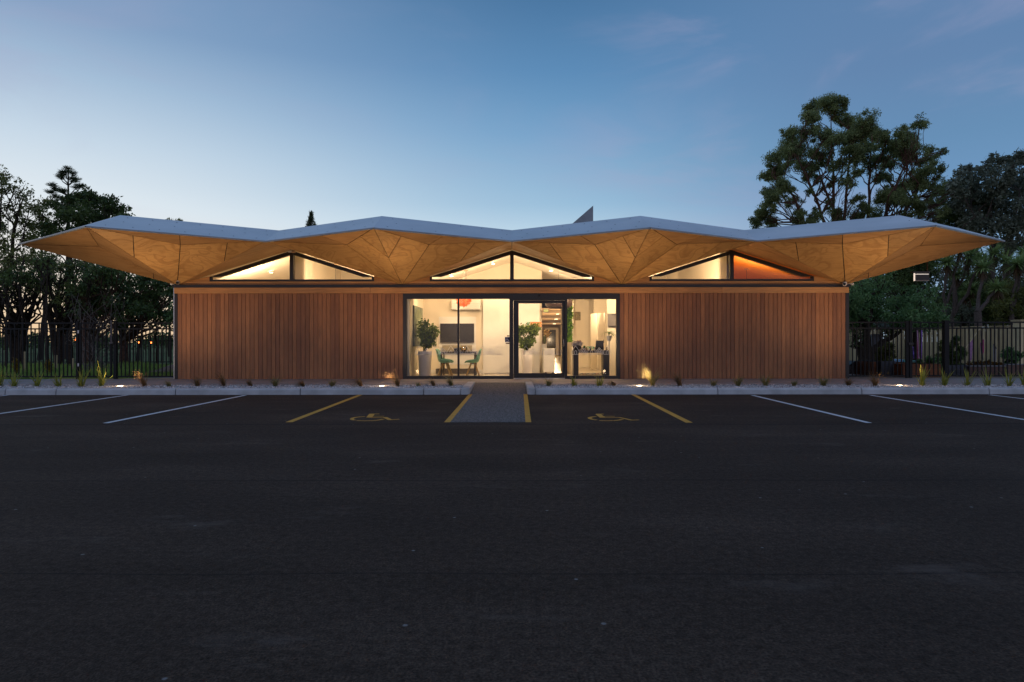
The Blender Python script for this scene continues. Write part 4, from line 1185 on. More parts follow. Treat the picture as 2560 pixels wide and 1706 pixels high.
leaf_obj('ruffle', rot_leaves(pts, .06, .05), leaf_mat('white_cloth_petal', '#C8BBB0', '#F3EDE6', .2), fl_)
pts = ball(80, (2.0, 19.0, Zc+.25), (.07, .06, .04), .3)
leaf_obj('bloom', rot_leaves(pts, .05, .04), leaf_mat('pink_petal', '#A87C78', '#DCC8C4', .2), fl_)
cs_ = thing('cactus_pot', 'little pot with a green cactus in the middle of the console table', 'plant', (2.17, 19.0, Zc))
MB().lathe([(.035, 0), (.05, .07)], (2.17, 19.0, Zc), 12).build('pot', simple('grey_pot', (.3, .28, .25), .6), cs_)
MB().lathe([(.03, .07), (.04, .11), (.02, .14)], (2.17, 19.0, Zc), 10).build('cactus', simple('cactus_green', (.1, .22, .06), .7), cs_)
cols = [(.16, .1, .08), (.45, .36, .28), (.2, .12, .1), (.38, .2, .12), (.1, .09, .09), (.5, .42, .33), (.2, .17, .13), (.4, .3, .2)]
spots_ = ['left of the flower pot', 'just right of the flower pot', 'left of the cactus', 'right of the cactus', 'in front of the green glasses', 'between glasses and dark screen', 'in front of the dark screen', 'at the right end of the table']
for i, x in enumerate((1.85, 2.06, 2.11, 2.22, 2.34, 2.47, 2.60, 2.83)):
    t = thing('toy_figure', 'little carved figure on the console table, ' + spots_[i], 'figurine', (x, 18.9, Zc), 'little figures along the console table')
    MB().lathe([(.022, 0), (.026, .03), (.014, .055)], (x, 18.9, Zc), 8).build('body', simple('figure_%d' % i, cols[i], .6), t)
    MB().lathe([(.008, .055), (.019, .068), (.017, .085), (.006, .096)], (x, 18.9, Zc), 8).build('head', simple('figure_head_%d' % i, cols[(i+3) % 8], .6), t)

# ================================================================== EXTERIOR FITTINGS
def uplight(px, label):
    y = 15.5; x = (px-1280)*y/F
    t = thing('uplight', label, 'uplight', (x, y, .11), 'round uplights sunk in the gravel')
    MB().lathe([(.10, -.04), (.10, .012), (.082, .012), (.080, .0)], (x, y, .115), 24).build('rim', MAT['aluminium'], t)
    MB().lathe([(.078, 0), (.06, .006)], (x, y, .119), 24).build('lens', MAT['uplight_lens'], t)
    ld = bpy.data.lights.new('uplight_beam', 'SPOT'); ld.energy = UPE; ld.color = (1, .68, .40); ld.spot_size = math.radians(136); ld.spot_blend = .8; ld.shadow_soft_size = .07
    lo = bpy.data.objects.new('uplight_beam', ld); C.objects.link(lo); lo.parent = t; lo.location = (0, 0, .035)
    lo.rotation_euler = (math.radians(180-19), 0, 0)
    ld = bpy.data.lights.new('uplight_spill', 'POINT'); ld.energy = 3.2; ld.color = (1, .66, .36); ld.shadow_soft_size = .05
    lo = bpy.data.objects.new('uplight_spill', ld); C.objects.link(lo); lo.parent = t; lo.location = (0, 0, .09)
UPE = 290
for px, lab in ((300, 'lit gravel uplight left of the building, below the fence'), (955, 'lit gravel uplight left of the entrance'), (1598, 'lit gravel uplight right of the entrance'), (2249, 'lit gravel uplight right of the building, below the gate')):
    uplight(px, lab)

def sec_cam(p, label, face):
    t = thing('security_camera', label, 'security camera', p, 'round cameras under the eaves')
    p = Vector(p)
    MB().lathe([(.055, 0), (.055, -.03), (.05, -.035)], p, 16).build('mount', MAT['cam_white'], t)
    prof = [(.058*math.cos(a), -.03+.058*math.sin(a)-.03) for a in np.linspace(1.2, -1.4, 9)]
    MB().lathe(prof, p, 18).build('dome', MAT['cam_white'] if face else MAT['aluminium'], t, smooth=True)
    d = Vector(face if face else (0.2, -1, -.2)).normalized()
    MB().tube([p+Vector((0, 0, -.06))+d*.04, p+Vector((0, 0, -.06))+d*.066], .036, 16).build('lens', MAT['black'], t)
sec_cam(U(445, 701, 18.2), 'silver round camera under the left eave corner', None)
sec_cam(U(2112, 706, 18.2), 'white round camera with black lens under the right eave corner', (-.6, -.8, -.1))
for px, py, s_, lab in ((429, 710, -1, 'tiny white sensor at the outer side of the left eave corner'), (2131, 711, 1, 'tiny white sensor at the outer side of the right eave corner')):
    p = U(px, py, 18.5)
    t = thing('sensor', lab, 'sensor', p)
    MB().box(p.x-.03, p.y-.03, p.z-.03, p.x+.03, p.y+.03, p.z+.03).build('housing', MAT['cam_white'], t, bevel=.01)
    MB().bar(p+Vector((-s_*.02, 0, 0)), Vector((s_*9.79, 18.52, p.z)), .02, .02).build('bracket', MAT['cam_white'], t)
# small bracket light at the apex of left gable window
p = U(730, 629, 18.28)
t = thing('apex_fitting', 'small pale fitting above the apex of the left gable window', 'fitting', p)
MB().box(p.x-.11, p.y-.03, p.z-.015, p.x+.0, p.y+.06, p.z+.02).build('clip', MAT['cam_white'], t)
MB().box(p.x+.0, p.y-.03, p.z-.03, p.x+.09, p.y+.06, p.z+.005).build('block', simple('pale_timber', (.5, .33, .2), .6), t)
# downpipe at the left corner
dp = thing('downpipe', 'thin pale downpipe down the left corner of the building', 'downpipe', (-9.83, 18.5, GZ))
MB().tube([(-9.86, 18.5, 2.86), (-9.86, 18.5, GZ)], .022, 10).build('pipe', MAT['aluminium'], dp)
for z in (.8, 2.0): MB().box(-9.885, 18.49, z, -9.79, 18.53, z+.03).build('clip', MAT['aluminium'], dp)

# hanging lantern at the right eave
lx, ly = 11.72, 18.2
lt_ = thing('hanging_lantern', 'black box lantern with white lit edges hanging below the right eave', 'lantern', (lx, ly, 3.0))
a, b = U(2283, 682, ly), U(2321, 704, ly)
MB().box(a.x-.03, ly-.06, a.z-.02, b.x+.01, ly+.06, a.z+.02).build('lid', MAT['black'], lt_)
MB().box(a.x+.06, ly-.04, b.z+.03, b.x, ly+.04, a.z-.07).build('body', MAT['black'], lt_)
MB().box(a.x+.08, ly-.038, a.z-.066, b.x-.01, ly+.03, a.z-.048).build('light_strip', emit('lantern_strip', '#FFF1E4', .55), lt_)
MB().box(a.x+.01, ly-.03, b.z+.005, a.x+.04, ly+.0, a.z-.03).build('light_tube', emit('lantern_tube', '#FFE9D6', .75), lt_)
MB().box(a.x+.05, ly-.045, b.z, b.x, ly+.045, b.z+.025).build('base_rim', simple('rim_grey', (.2, .2, .22), .5), lt_)
MB().tube([(b.x-.03, ly, a.z+.02), (b.x-.03, ly, a.z+.75)], .012, 6).build('rod', MAT['trunk_red'], lt_)

# ================================================================== METAL FENCES
bf = MAT['black_fence']
FY = 18.52
Zr1, Zr2, Zr3 = CAMZ+46*W/F, CAMZ+31.5*W/F, CAMZ-88.5*W/F
def xf(px): return (px-1280)*FY/F
picket_s = MB().box(-.013, -.013, 0, .013, .013, Zr2-Zr3).mesh('picket', bf)
picket_l = MB().box(-.013, -.013, 0, .013, .013, Zr1-Zr3).mesh('picket', bf)
def rails(t, x0, x1):
    for z in (Zr1, Zr2, Zr3): MB().box(x0, FY-.02, z-.02, x1, FY+.02, z+.02).build('rail', bf, t)
def pickets(t, x0, x1, ph=0, pitch=.1195, base=None):
    r = ROOT[t.name]
    k = int(round((x1-x0)/pitch)); p = (x1-x0)/k
    for i in range(1, k):
        o = link('picket', picket_l if (i+ph) % 2 else picket_s, t, (x0+p*i-r.x, FY-r.y, Zr3-r.z))
def post(t, x, w=.065, top=.06): MB().box(x-w/2, FY-w/2, GZ-.14, x+w/2, FY+w/2, Zr1+top).build('post', bf, t); 
f1 = thing('metal_fence', 'black picket fence running out of the photo at the left', 'fence', (-14, FY, 0))
rails(f1, -22, xf(189)); pickets(f1, -18.2, xf(189)); post(f1, xf(194)); post(f1, -16.4)
g1 = thing('metal_gate', 'black picket gate in the left fence with a tall latch', 'gate', (-12, FY, 0))
MB().box(xf(199), FY-.02, Zr3-.02, xf(203.5), FY+.02, Zr1+.02).build('stile', bf, g1)
MB().box(xf(276), FY-.02, Zr3-.02, xf(280), FY+.02, Zr1+.02).build('stile', bf, g1)
rails(g1, xf(203.5), xf(276)); pickets(g1, xf(203.5), xf(276))
MB().box(xf(281.5), FY-.10, Zr1-.56, xf(284.5), FY-.06, Zr1+.08).box(xf(277), FY-.10, Zr1-.60, xf(287), FY-.035, Zr1-.55).build('latch', simple('latch_steel', (.1, .1, .11), .3, .6), g1)
for z in (Zr3+.3, Zr1-.3): MB().box(xf(196.5), FY-.05, z, xf(200), FY-.03, z+.09).build('hinge', MAT['aluminium'], g1)
f2 = thing('metal_fence', 'short black picket fence between the left gate and the building', 'fence', (-11, FY, 0))
post(f2, xf(289), .085); post(f2, xf(439.5), .075, .02)
rails(f2, xf(293), xf(436)); pickets(f2, xf(293), xf(436), 1)
f3 = thing('metal_gate', 'black picket gate beside the right corner of the building', 'gate', (11, FY, 0))
MB().box(xf(2115), FY-.03, Zr3-.02, xf(2121), FY+.03, Zr1+.02).build('stile', bf, f3)
MB().box(xf(2264), FY-.03, Zr3-.06, xf(2270.5), FY+.03, Zr1+.05).build('stile', bf, f3)
rails(f3, xf(2121), xf(2264)); pickets(f3, xf(2121), xf(2264))
MB().box(xf(2269), FY-.06, 1.1, xf(2281), FY-.035, 1.16).build('latch', MAT['black'], f3)
f4 = thing('metal_gate', 'narrow black picket gate leaf between the two right gate posts', 'gate', (12, FY, 0))
MB().box(xf(2273), FY-.03, Zr3-.06, xf(2279.5), FY+.03, Zr1+.05).build('stile', bf, f4)
rails(f4, xf(2279.5), xf(2356)); pickets(f4, xf(2279.5), xf(2356), 1)
f5 = thing('metal_fence', 'black picket fence running out of the photo at the right', 'fence', (15, FY, 0))
post(f5, xf(2364), .13); rails(f5, xf(2370), 22); pickets(f5, xf(2370), 18.2, 0, .1235); post(f5, 18.3)

# ================================================================== PLANTS IN THE GRAVEL
def tuft(px, kind, size, label, lean=0.0, seed=0):
    size *= 1.2
    random.seed(seed+int(px))
    y = 15.55+random.uniform(-.06, .1); x = (px-1280)*y/F
    t = thing('grass_tuft', label, 'grass tuft', (x, y, .1), 'grass tufts planted in the gravel')
    m = MB()
    if kind == 'flax':
        for i in range(15):
            strap(m, (x+random.uniform(-.04, .04), y+random.uniform(-.03, .03), .09), random.uniform(0, 6.28), size*random.uniform(.6, 1.1), .030, random.uniform(.95, 1.5), random.uniform(.0, .7), 4)
        for i in range(22):
            strap(m, (x+random.uniform(-.05, .05), y+random.uniform(-.03, .03), .09), random.uniform(0, 6.28), size*random.uniform(.3, .6), .02, random.uniform(.8, 1.5), random.uniform(.2, .9), 3)
        mat = MAT['flax']
    else:
        k = 130 if kind == 'mound' else 100
        for i in range(k):
            a = random.uniform(0, 6.28)
            if lean: a = (0 if lean > 0 else math.pi)+random.gauss(0, .7)
            up = random.uniform(1.0, 1.5); bend = random.uniform(.8, 2.2)
            if kind == 'mound': bend += 1.0
            strap(m, (x+random.uniform(-.035, .035), y+random.uniform(-.03, .03), .09), a, size*random.uniform(.5, 1.15), .012, up, bend, 5)
        mat = MAT['tussock_brown'] if kind in ('brown', 'mound') else MAT['tussock']
    m.build('blades', mat, t)
    # a crown of dead stubs at the base
    m = MB()
    for i in range(14): strap(m, (x+random.uniform(-.04, .04), y+random.uniform(-.04, .04), .09), random.uniform(0, 6.28), .09, .008, .7, .8, 2)
    m.build('dead_base', MAT['deadleaf'], t)
TU = [
    (-2, 'flax', .42, 'upright green grass clump cut by the left photo edge'),
    (35, 'flax', .40, 'upright green grass clump nearest the left photo edge'),
    (91, 'flax', .42, 'wide upright green grass clump, second from the left photo edge'),
    (147, 'flax', .36, 'narrow upright grass clump below the left fence, third from the photo edge'),
    (203.5, 'flax', .44, 'tall upright grass clump in front of the left gate post'),
    (254, 'flax', .50, 'tall upright clump glowing yellow beside the far left uplight'),
    (361, 'brown', .42, 'brown wisp bending left, right of the far left uplight', -1),
    (424, 'green', .20, 'very small wisp below the left corner of the building', -1),
    (493, 'brown', .30, 'thin brown upright wisp, first in front of the left cladding'),
    (560, 'brown', .42, 'feathery brown wisp leaning left, second in front of the left cladding', -1),
    (627, 'brown', .26, 'small dark wisp leaning left, third in front of the left cladding', -1),
    (688, 'green', .32, 'slender upright wisp, fourth in front of the left cladding'),
    (758, 'mound', .28, 'low rounded brown tuft above the kerb joint, left cladding', -1),
    (831, 'green', .24, 'small dark upright wisp in front of the right end of the left cladding'),
    (903, 'mound', .42, 'arching brown tuft bent left, left of the second uplight', -1),
    (995, 'brown', .42, 'glowing curly tuft just right of the second uplight', -1),
    (1046, 'green', .14, 'tiny sprig below the left window'),
    (1085, 'brown', .30, 'thin tuft leaning left below the left window', -1),
    (1129, 'green', .34, 'dark green tuft nearest the ramp on its left side', -1),
    (1371, 'green', .26, 'thin wisp nearest the ramp on its right side'),
    (1436, 'flax', .28, 'dark green tuft in front of the right window, left one'),
    (1499, 'flax', .28, 'dark green tuft in front of the right window, right one'),
    (1536, 'mound', .26, 'low dark arched mound below the right window jamb', -1),
    (1632, 'green', .58, 'large curly tuft glowing yellow right of the third uplight'),
    (1700, 'brown', .48, 'pale tuft bending left, next right of the large glowing tuft', -1),
    (1783, 'green', .22, 'sparse low tuft, third in front of the right cladding'),
    (1845, 'green', .34, 'upright olive tuft above the middle of the right cladding'),
    (1914, 'green', .38, 'wide olive tuft right of the middle of the right cladding'),
    (1985.5, 'green', .20, 'small squat tuft below the right part of the cladding'),
    (2059, 'green', .32, 'olive tuft second from the right corner of the building'),
    (2121, 'brown', .28, 'thin brown tuft at the right corner of the building'),
    (2187.5, 'brown', .40, 'curly tan tuft below the right gate'),
    (2306.5, 'flax', .50, 'tall clump glowing yellow right of the far right uplight'),
    (2359.6, 'flax', .44, 'upright clump in front of the thick right fence post'),
    (2417, 'flax', .42, 'wide green clump, third right of the far right uplight'),
    (2468, 'flax', .42, 'upright green clump, third from the right photo edge'),
    (2523, 'flax', .42, 'upright green clump, second from the right photo edge'),
    (2560, 'flax', .42, 'upright green clump cut by the right photo edge'),
]
for q in TU: tuft(*q)

# ================================================================== TREES
random.seed(11)
def clump_leaves(c, R, n, L, Wd, droop, squash=.8, subs=7):
    out = []
    c = np.array(c, float)
    for i in range(subs):
        d = rng.normal(size=3); d /= np.linalg.norm(d)
        cc = c + d*R*rng.uniform(.2, .95)*np.array([1, 1, squash])
        r = R*rng.uniform(.25, .55)
        pts = ball(n//subs, cc, (r, r, r*squash), .0)
        out.append(rot_leaves(pts, L, Wd, droop))
    return np.concatenate(out)
def limb(mb, a, b, r0, r1, wob=.06, seg=5, n=5):
    a, b = Vector(a), Vector(b); L = (b-a).length
    pts = []
    for i in range(seg+1):
        t = i/seg
        p = a.lerp(b, t) + Vector((random.gauss(0, 1), random.gauss(0, 1), random.gauss(0, .6)))*L*wob*math.sin(math.pi*t)
        p.z += -L*.05*math.sin(math.pi*t) + 0
        pts.append(p)
    mb.tube(pts, [r0+(r1-r0)*i/seg for i in range(seg+1)], n, cap=False)
    return pts
def tree(name, label, cat, base, stems, clumps, leafm, barkm, nl=500, L=.2, Wd=.08, droop=.3, r0=.18, group=None, squash=.8, twigs=4, subs=7):
    """stems: list of polylines (world points); clumps: (point, radius)"""
    t = thing(name, label, cat, base, group)
    tr = MB()
    nodes = []
    for st in stems:
        st = [Vector(p) for p in st]
        k = len(st)
        # resample with slight wobble
        pts = []
        for i in range(k-1):
            for j in range(4):
                pts.append(st[i].lerp(st[i+1], j/4)+Vector((random.gauss(0, 1), random.gauss(0, 1), 0))*.03)
        pts.append(st[-1])
        rr_ = [max(.02, r0*(1-.85*i/(len(pts)-1))) for i in range(len(pts))]
        tr.tube(pts, rr_, 8, cap=False)
        nodes += [(p, r_) for p, r_ in zip(pts, rr_)][len(pts)//4:]
    trunk = tr.build('trunk', barkm, t, smooth=True)
    lb = MB(); V = []
    for c, R in clumps:
        c = Vector(c)
        cand = [(p, r_) for p, r_ in nodes if p.z < c.z+R*.2] or nodes
        p, r_ = min(cand, key=lambda q: (q[0]-c).length + 1.6*max(0, Vector((q[0].x-c.x, q[0].y-c.y)).length - .9*(c.z-q[0].z)))
        limb(lb, p, c, min(r_*.6, .03+R*.05), .02)
        for i in range(twigs):
            d = Vector((random.gauss(0, 1), random.gauss(0, 1), random.gauss(.2, .7))).normalized()
            limb(lb, p.lerp(c, random.uniform(.5, 1)), c+d*R*.8, .022, .008, .08, 3, 4)
        V.append(clump_leaves(c, R, int(nl*R*R), L, Wd, droop, squash, subs))
    lb.build('limbs', barkm, t)
    leaf_obj('crown', np.concatenate(V), leafm, t)
    return t

# ---- right: big gum tree
D = 44.0
def gp(px, py, dy=0.0): return U(px, py, D+dy)
gum_clumps = []
for px, py, r in ((2030, 270, 30), (2075, 262, 32), (2100, 275, 22), (2025, 300, 22), (2045, 320, 16), (2120, 300, 26), (2130, 335, 34), (2075, 340, 30), (2170, 305, 28), (2190, 335, 30),
                  (2010, 335, 24), (1975, 335, 24), (1965, 370, 34), (1940, 395, 26), (2000, 385, 34), (2060, 380, 28), (2120, 385, 30), (2165, 375, 32), (2215, 350, 28), (2235, 370, 26), (2275, 340, 28), (2280, 370, 26),
                  (1950, 430, 26), (1925, 440, 22), (1960, 465, 26), (2010, 420, 26), (1925, 480, 22), (2225, 410, 28), (2270, 400, 24), (2320, 385, 24), (2325, 405, 22), (2245, 365, 22),
                  (1930, 500, 24), (1915, 520, 22), (1905, 545, 20), (2320, 430, 26), (2290, 450, 30), (2260, 465, 26), (2225, 480, 28), (2265, 495, 24), (2210, 490, 24), (2340, 470, 24), (2370, 480, 30), (2385, 510, 28),
                  (1985, 500, 20), (2030, 545, 22), (2100, 535, 24), (2150, 540, 28), (2000, 550, 22), (2190, 530, 20), (2145, 495, 16), (2080, 465, 14), (2115, 450, 18), (1930, 555, 18), (2300, 520, 24), (2350, 535, 24), (2340, 505, 22),
                  (2200, 440, 22), (2070, 500, 12), (2180, 410, 24), (2040, 450, 16), (2400, 545, 26)):
    px += random.uniform(-4, 4); py += random.uniform(-4, 4)
    gum_clumps.append((gp(px, py, random.uniform(-3.2, 3.2)), r*D/F*1.08))
for c_, r_ in list(gum_clumps)*2:
    gum_clumps.append((c_+Vector((random.uniform(-.55, .55), random.gauss(0, 1), random.uniform(-.6, .25))), r_*random.uniform(.5, .7)))
gb = gp(2090, 880)
gb.z = 0
stems = [[gb, gp(2078, 640), gp(2062, 562, -.5), gp(2030, 470, -1), gp(1985, 380, -1.5)],
         [gb, gp(2085, 650), gp(2082, 560), gp(2082, 430, .5), gp(2078, 300, .5)],
         [gb, gp(2100, 650), gp(2110, 565, 1), gp(2120, 440, 1), gp(2130, 330, 1)],
         [gb, gp(2120, 660), gp(2170, 565), gp(2176, 430, .5), gp(2180, 330, .5)],
         [gb, gp(2130, 650), gp(2205, 560, 1), gp(2250, 440, 1), gp(2290, 370, 1)],
         [gb, gp(2060, 640), gp(2010, 560, -1), gp(1985, 490, -1.5), gp(1930, 440, -2)],
         [gb, gp(2150, 660), gp(2240, 570, -1), gp(2300, 470, -1), gp(2320, 410, -1)],
         [gb, gp(2090, 640), gp(2100, 560, 1.5), gp(2060, 470, 2), gp(2040, 400, 2)]]
tree('gum_tree', 'tall spreading gum tree with reddish stems behind the right roof', 'tree', gb, stems, gum_clumps, MAT['leaf_euc'], MAT['trunk_red'], nl=3300, L=.15, Wd=.048, droop=1.0, r0=.20, squash=.9, twigs=5, subs=15)

# ---- generic trees built from outline clumps
def ptree(label, D, base_px, clumps_px, leafm, barkm, nl, L, Wd, r0=.16, droop=.3, spread=2.0, stems_px=None, cat='tree', name='tree', group=None, subs=7, rs=1.25, twigs=4):
    base = U(base_px, 900, D); base.z = -.03
    cl = [(U(px, py, D+random.uniform(-spread, spread)), r*D/F*rs) for px, py, r in clumps_px]
    if stems_px is None:
        mx = sum(c[0] for c in clumps_px)/len(clumps_px); ty_ = min(c[1] for c in clumps_px)
        stems_px = [[(base_px*.6+mx*.4, 780), (mx, ty_*.5+390), (mx, ty_+20)]]
    stems = [[base]+[U(px, py, D) for px, py in s] for s in stems_px]
    return tree(name, label, cat, base, stems, cl, leafm, barkm, nl, L, Wd, droop, r0, group, .8, twigs, subs+5)
def fill(x0, x1, y0, y1, n, r, cond=None):
    o = []
    while len(o) < n:
        x, y = random.uniform(x0, x1), random.uniform(y0, y1)
        if cond is None or cond(x, y): o.append((x, y, r*random.uniform(.75, 1.25)))
    return o
LG = 'trees beyond the left fence'
# far left tall loose tree
ptree('loose tall tree at the left photo edge, its top higher than the roof', 34, -20,
      [(0, 430, 20), (14, 442, 15), (-30, 440, 34), (10, 470, 26), (40, 465, 20), (55, 490, 20), (70, 480, 14), (-20, 500, 40), (30, 520, 34), (75, 520, 24), (0, 560, 36), (60, 560, 34), (-40, 560, 40), (20, 610, 36), (70, 600, 30), (-20, 640, 40), (40, 650, 30)],
      MAT['leaf_olive'], MAT['trunk'], 400, .18, .07, group=LG, stems_px=[[(-10, 780), (-5, 600), (5, 460)], [(20, 700), (40, 560), (60, 490)]])
ptree('dense round-topped tree directly behind the left end of the roof', 36, 215,
      [(150, 520, 22), (180, 500, 26), (210, 490, 26), (245, 498, 26), (280, 515, 26), (305, 530, 20), (165, 545, 30), (200, 535, 36), (240, 540, 36), (275, 550, 30), (310, 555, 22), (140, 570, 26), (180, 580, 34), (225, 590, 34), (120, 590, 22), (322, 545, 14), (262, 500, 16), (225, 482, 14), (290, 590, 30), (330, 585, 30)],
      MAT['leaf_dark'], MAT['trunk'], 1350, .18, .085, group=LG, stems_px=[[(200, 800), (215, 680), (220, 560)], [(185, 700), (170, 600)], [(260, 680), (290, 600)]])
ptree('thin tree in the gap between the tall left tree and the round one', 40, 100,
      [(95, 520, 16), (112, 508, 14), (105, 540, 20), (85, 560, 24), (120, 560, 20), (95, 600, 28), (130, 620, 24), (75, 640, 28), (110, 660, 26), (128, 500, 10)],
      MAT['leaf_olive'], MAT['trunk'], 620, .2, .08, group=LG, stems_px=[[(112, 780), (104, 640), (108, 520)]])
# lower mass with gaps where the sunset shows
gapf = lambda x, y: not ((y > 700 and x < 190 and random.random() < .6) or (y > 775 and random.random() < .75))
ptree('low-branched tree at the far left with sunset showing between its leaves', 31, 40, fill(-60, 130, 640, 822, 56, 20, gapf),
      MAT['leaf_olive'], MAT['trunk'], 210, .17, .07, group=LG, spread=3.5, stems_px=[[(45, 820), (50, 700), (60, 640)], [(20, 760), (-20, 690)], [(80, 760), (110, 680)]])
ptree('leaning tree with bare lower limbs left of the gate', 30, 150, fill(110, 250, 650, 822, 52, 21, gapf),
      MAT['leaf_olive'], MAT['trunk'], 240, .17, .07, group=LG, spread=3, stems_px=[[(148, 800), (118, 690), (95, 650)], [(120, 780), (160, 700), (185, 650)]])
ptree('dark full tree filling the space under the left eave', 29, 215, fill(200, 340, 665, 815, 44, 25, gapf),
      MAT['leaf_dark'], MAT['trunk_red'], 460, .17, .08, group=LG, spread=2.5, stems_px=[[(212, 830), (218, 740), (222, 680)], [(225, 780), (260, 700)]], r0=.2)
ptree('dark tree between the gate and the building with a stout red-brown trunk', 30, 310, fill(320, 450, 690, 815, 38, 23, lambda x, y: not (x > 330 and y > 770 and random.random() < .8)),
      MAT['leaf_dark'], MAT['trunk_red'], 480, .17, .08, group=LG, spread=2.5, stems_px=[[(306, 830), (320, 780), (360, 720)], [(300, 760), (300, 700)]], r0=.2)
ptree('brighter green shrub showing beside the downpipe', 24, 440, [(432, 770, 14), (440, 750, 10), (428, 795, 16), (442, 790, 16), (436, 820, 16)],
      MAT['leaf_green'], MAT['trunk'], 900, .12, .06, group=LG, spread=.5, stems_px=[[(438, 820), (436, 780)]], r0=.05)
# pine behind
def pine(label, D, px, top, bot, w, whorls, mat=MAT['leaf_pine'], tuftR=14):
    base = U(px, 900, D); base.z = -.03
    t = thing('pine_tree', label, 'pine tree', base, 'conifers showing above the roofline')
    tr = MB(); tp = U(px, top, D)
    tr.tube([base, base.lerp(tp, .5), tp], [.25, .15, .03], 7); V = []
    for py, offs in whorls:
        for ox, oy in offs:
            a = U(px, py+18, D); b = U(px+ox, py+oy, D+random.uniform(-.6, .6))
            limb(tr, a, b, .05, .02, .04, 3, 5)
            c = np.array(b); r = tuftR*D/F
            pts = ball(10, c, (r*.55, r*.55, r*.5), 0)
            for p in pts:
                k = 16; dd_ = rng.normal(size=(k, 3)); dd_ /= np.linalg.norm(dd_, axis=1)[:, None]; dd_[:, 2] = np.abs(dd_[:, 2])*.6+.1
                w_ = np.cross(dd_, rng.normal(size=(k, 3))); w_ /= np.linalg.norm(w_, axis=1)[:, None]
                L = .34; q = np.repeat(p[None], k, 0)
                V.append(np.stack([q-w_*.012, q+w_*.012, q+dd_*L+w_*.006, q+dd_*L-w_*.006], 1).reshape(-1, 3))
    tr.build('trunk', MAT['trunk'], t)
    leaf_obj('crown', np.concatenate(V), mat, t)
pine('open pine with tufted branches rising above the round tree at left', 42, 171, 420, 900, 50,
     [(430, [(0, -6), (-10, 4), (10, 6)]), (445, [(-20, 0), (-14, -8), (12, 8), (16, 2)]), (470, [(-28, 6), (-38, -4), (20, 0), (32, -4), (-14, 8)]), (490, [(-45, -8), (-30, 4), (28, -2), (42, 4), (-12, 8)]), (510, [(-34, 0), (36, -2), (48, 2), (-18, 6), (20, 4)])], tuftR=13)
# small conifer behind roof
base = U(778, 900, 60); base.z = -.03
t = thing('conifer_tree', 'small dark conifer tip showing above the roof left of centre', 'conifer', base, 'conifers showing above the roofline')
tr = MB(); tr.tube([base, U(778, 533, 60)], [.3, .03], 6)
V = []
for i in range(16):
    py = 536+i*3.2; w_ = 1.5+i*1.15
    for s_ in (-1, 1):
        for _ in range(2):
            e = U(778+s_*w_*random.uniform(.5, 1.15), py-2.5, 60+random.uniform(-.5, .5)); st_ = U(778, py+4, 60)
            tr.tube([st_, e], [.05, .02], 4, cap=False)
            V.append(rot_leaves(ball(16, np.array((st_+e*2)/3)+np.array((0, 0, .1)), (.10+.012*i, .10, .16), 0), .22, .05, -1.2))
V.append(rot_leaves(ball(60, np.array(U(778, 538, 60)), (.08, .08, .35), 0), .2, .05, -1))
tr.build('trunk', MAT['trunk'], t); leaf_obj('crown', np.concatenate(V), MAT['leaf_pine'], t)
for px, lab in ((423, 'left one of two tiny treetops peeking over the roof at left'), (448, 'right one of two tiny treetops peeking over the roof at left')):
    ptree(lab, 48, px, [(px-3, 552, 6), (px+5, 551, 5), (px, 562, 12), (px+2, 590, 16)], MAT['leaf_olive'], MAT['trunk'], 700, .2, .08, r0=.1, group='treetops over the roof', spread=.5)

# ---- right background trees
RG = 'trees beyond the right fence'
ptree('broad grey-leaved tree at the right photo edge', 40, 2500,
      [(2420, 425, 22), (2405, 445, 22), (2440, 440, 24), (2480, 405, 20), (2500, 400, 18), (2520, 410, 22), (2550, 395, 18), (2560, 400, 24), (2475, 430, 24), (2510, 440, 30), (2550, 440, 30), (2400, 470, 26), (2440, 475, 32), (2480, 475, 34), (2520, 480, 34), (2560, 480, 34), (2400, 510, 26), (2440, 520, 34), (2480, 520, 34), (2530, 530, 36), (2580, 520, 40), (2430, 560, 34), (2480, 570, 34), (2530, 575, 36), (2575, 580, 36), (2450, 600, 30), (2510, 610, 30), (2560, 615, 26), (2600, 450, 40)],
      MAT['leaf_grey'], MAT['trunk_grey'], 820, .22, .10, group=RG, spread=2.5, stems_px=[[(2480, 760), (2478, 600), (2480, 440)], [(2520, 640), (2550, 480)], [(2440, 620), (2425, 480)]], r0=.25)
ptree('dark tree behind the right tip of the roof', 42, 2420, fill(2370, 2470, 500, 600, 14, 24), MAT['leaf_dark'], MAT['trunk'], 700, .22, .09, group=RG, r0=.18)
ptree('soft dark green pepper tree right beside the building', 31, 2170, fill(2100, 2250, 690, 810, 34, 30, lambda x, y: y > 700-(x-2120)*.12), MAT['leaf_green'], MAT['trunk'], 760, .17, .06, group=RG, spread=2, droop=.8, r0=.2)
ptree('soft green drooping tree below the hanging lantern', 29, 2290, fill(2230, 2345, 725, 815, 24, 26), MAT['leaf_green'], MAT['trunk'], 820, .16, .055, group=RG, spread=1.5, droop=.9, r0=.15)
ptree('dark tree seen between roof edge and lantern', 40, 2240, fill(2180, 2330, 640, 720, 18, 30), MAT['leaf_dark'], MAT['trunk'], 600, .2, .08, group=RG, spread=2, r0=.2)
ptree('yellow-green bush behind the paling fence at the right photo edge', 33, 2545, fill(2500, 2600, 715, 800, 16, 28), MAT['leaf_olive'], MAT['trunk'], 900, .15, .06, group=RG, spread=1.5, r0=.12)
ptree('dark undergrowth tree behind the cabbage trees', 38, 2440, fill(2350, 2520, 700, 815, 30, 30), MAT['leaf_dark'], MAT['trunk'], 560, .2, .08, group=RG, spread=2.5, r0=.15)
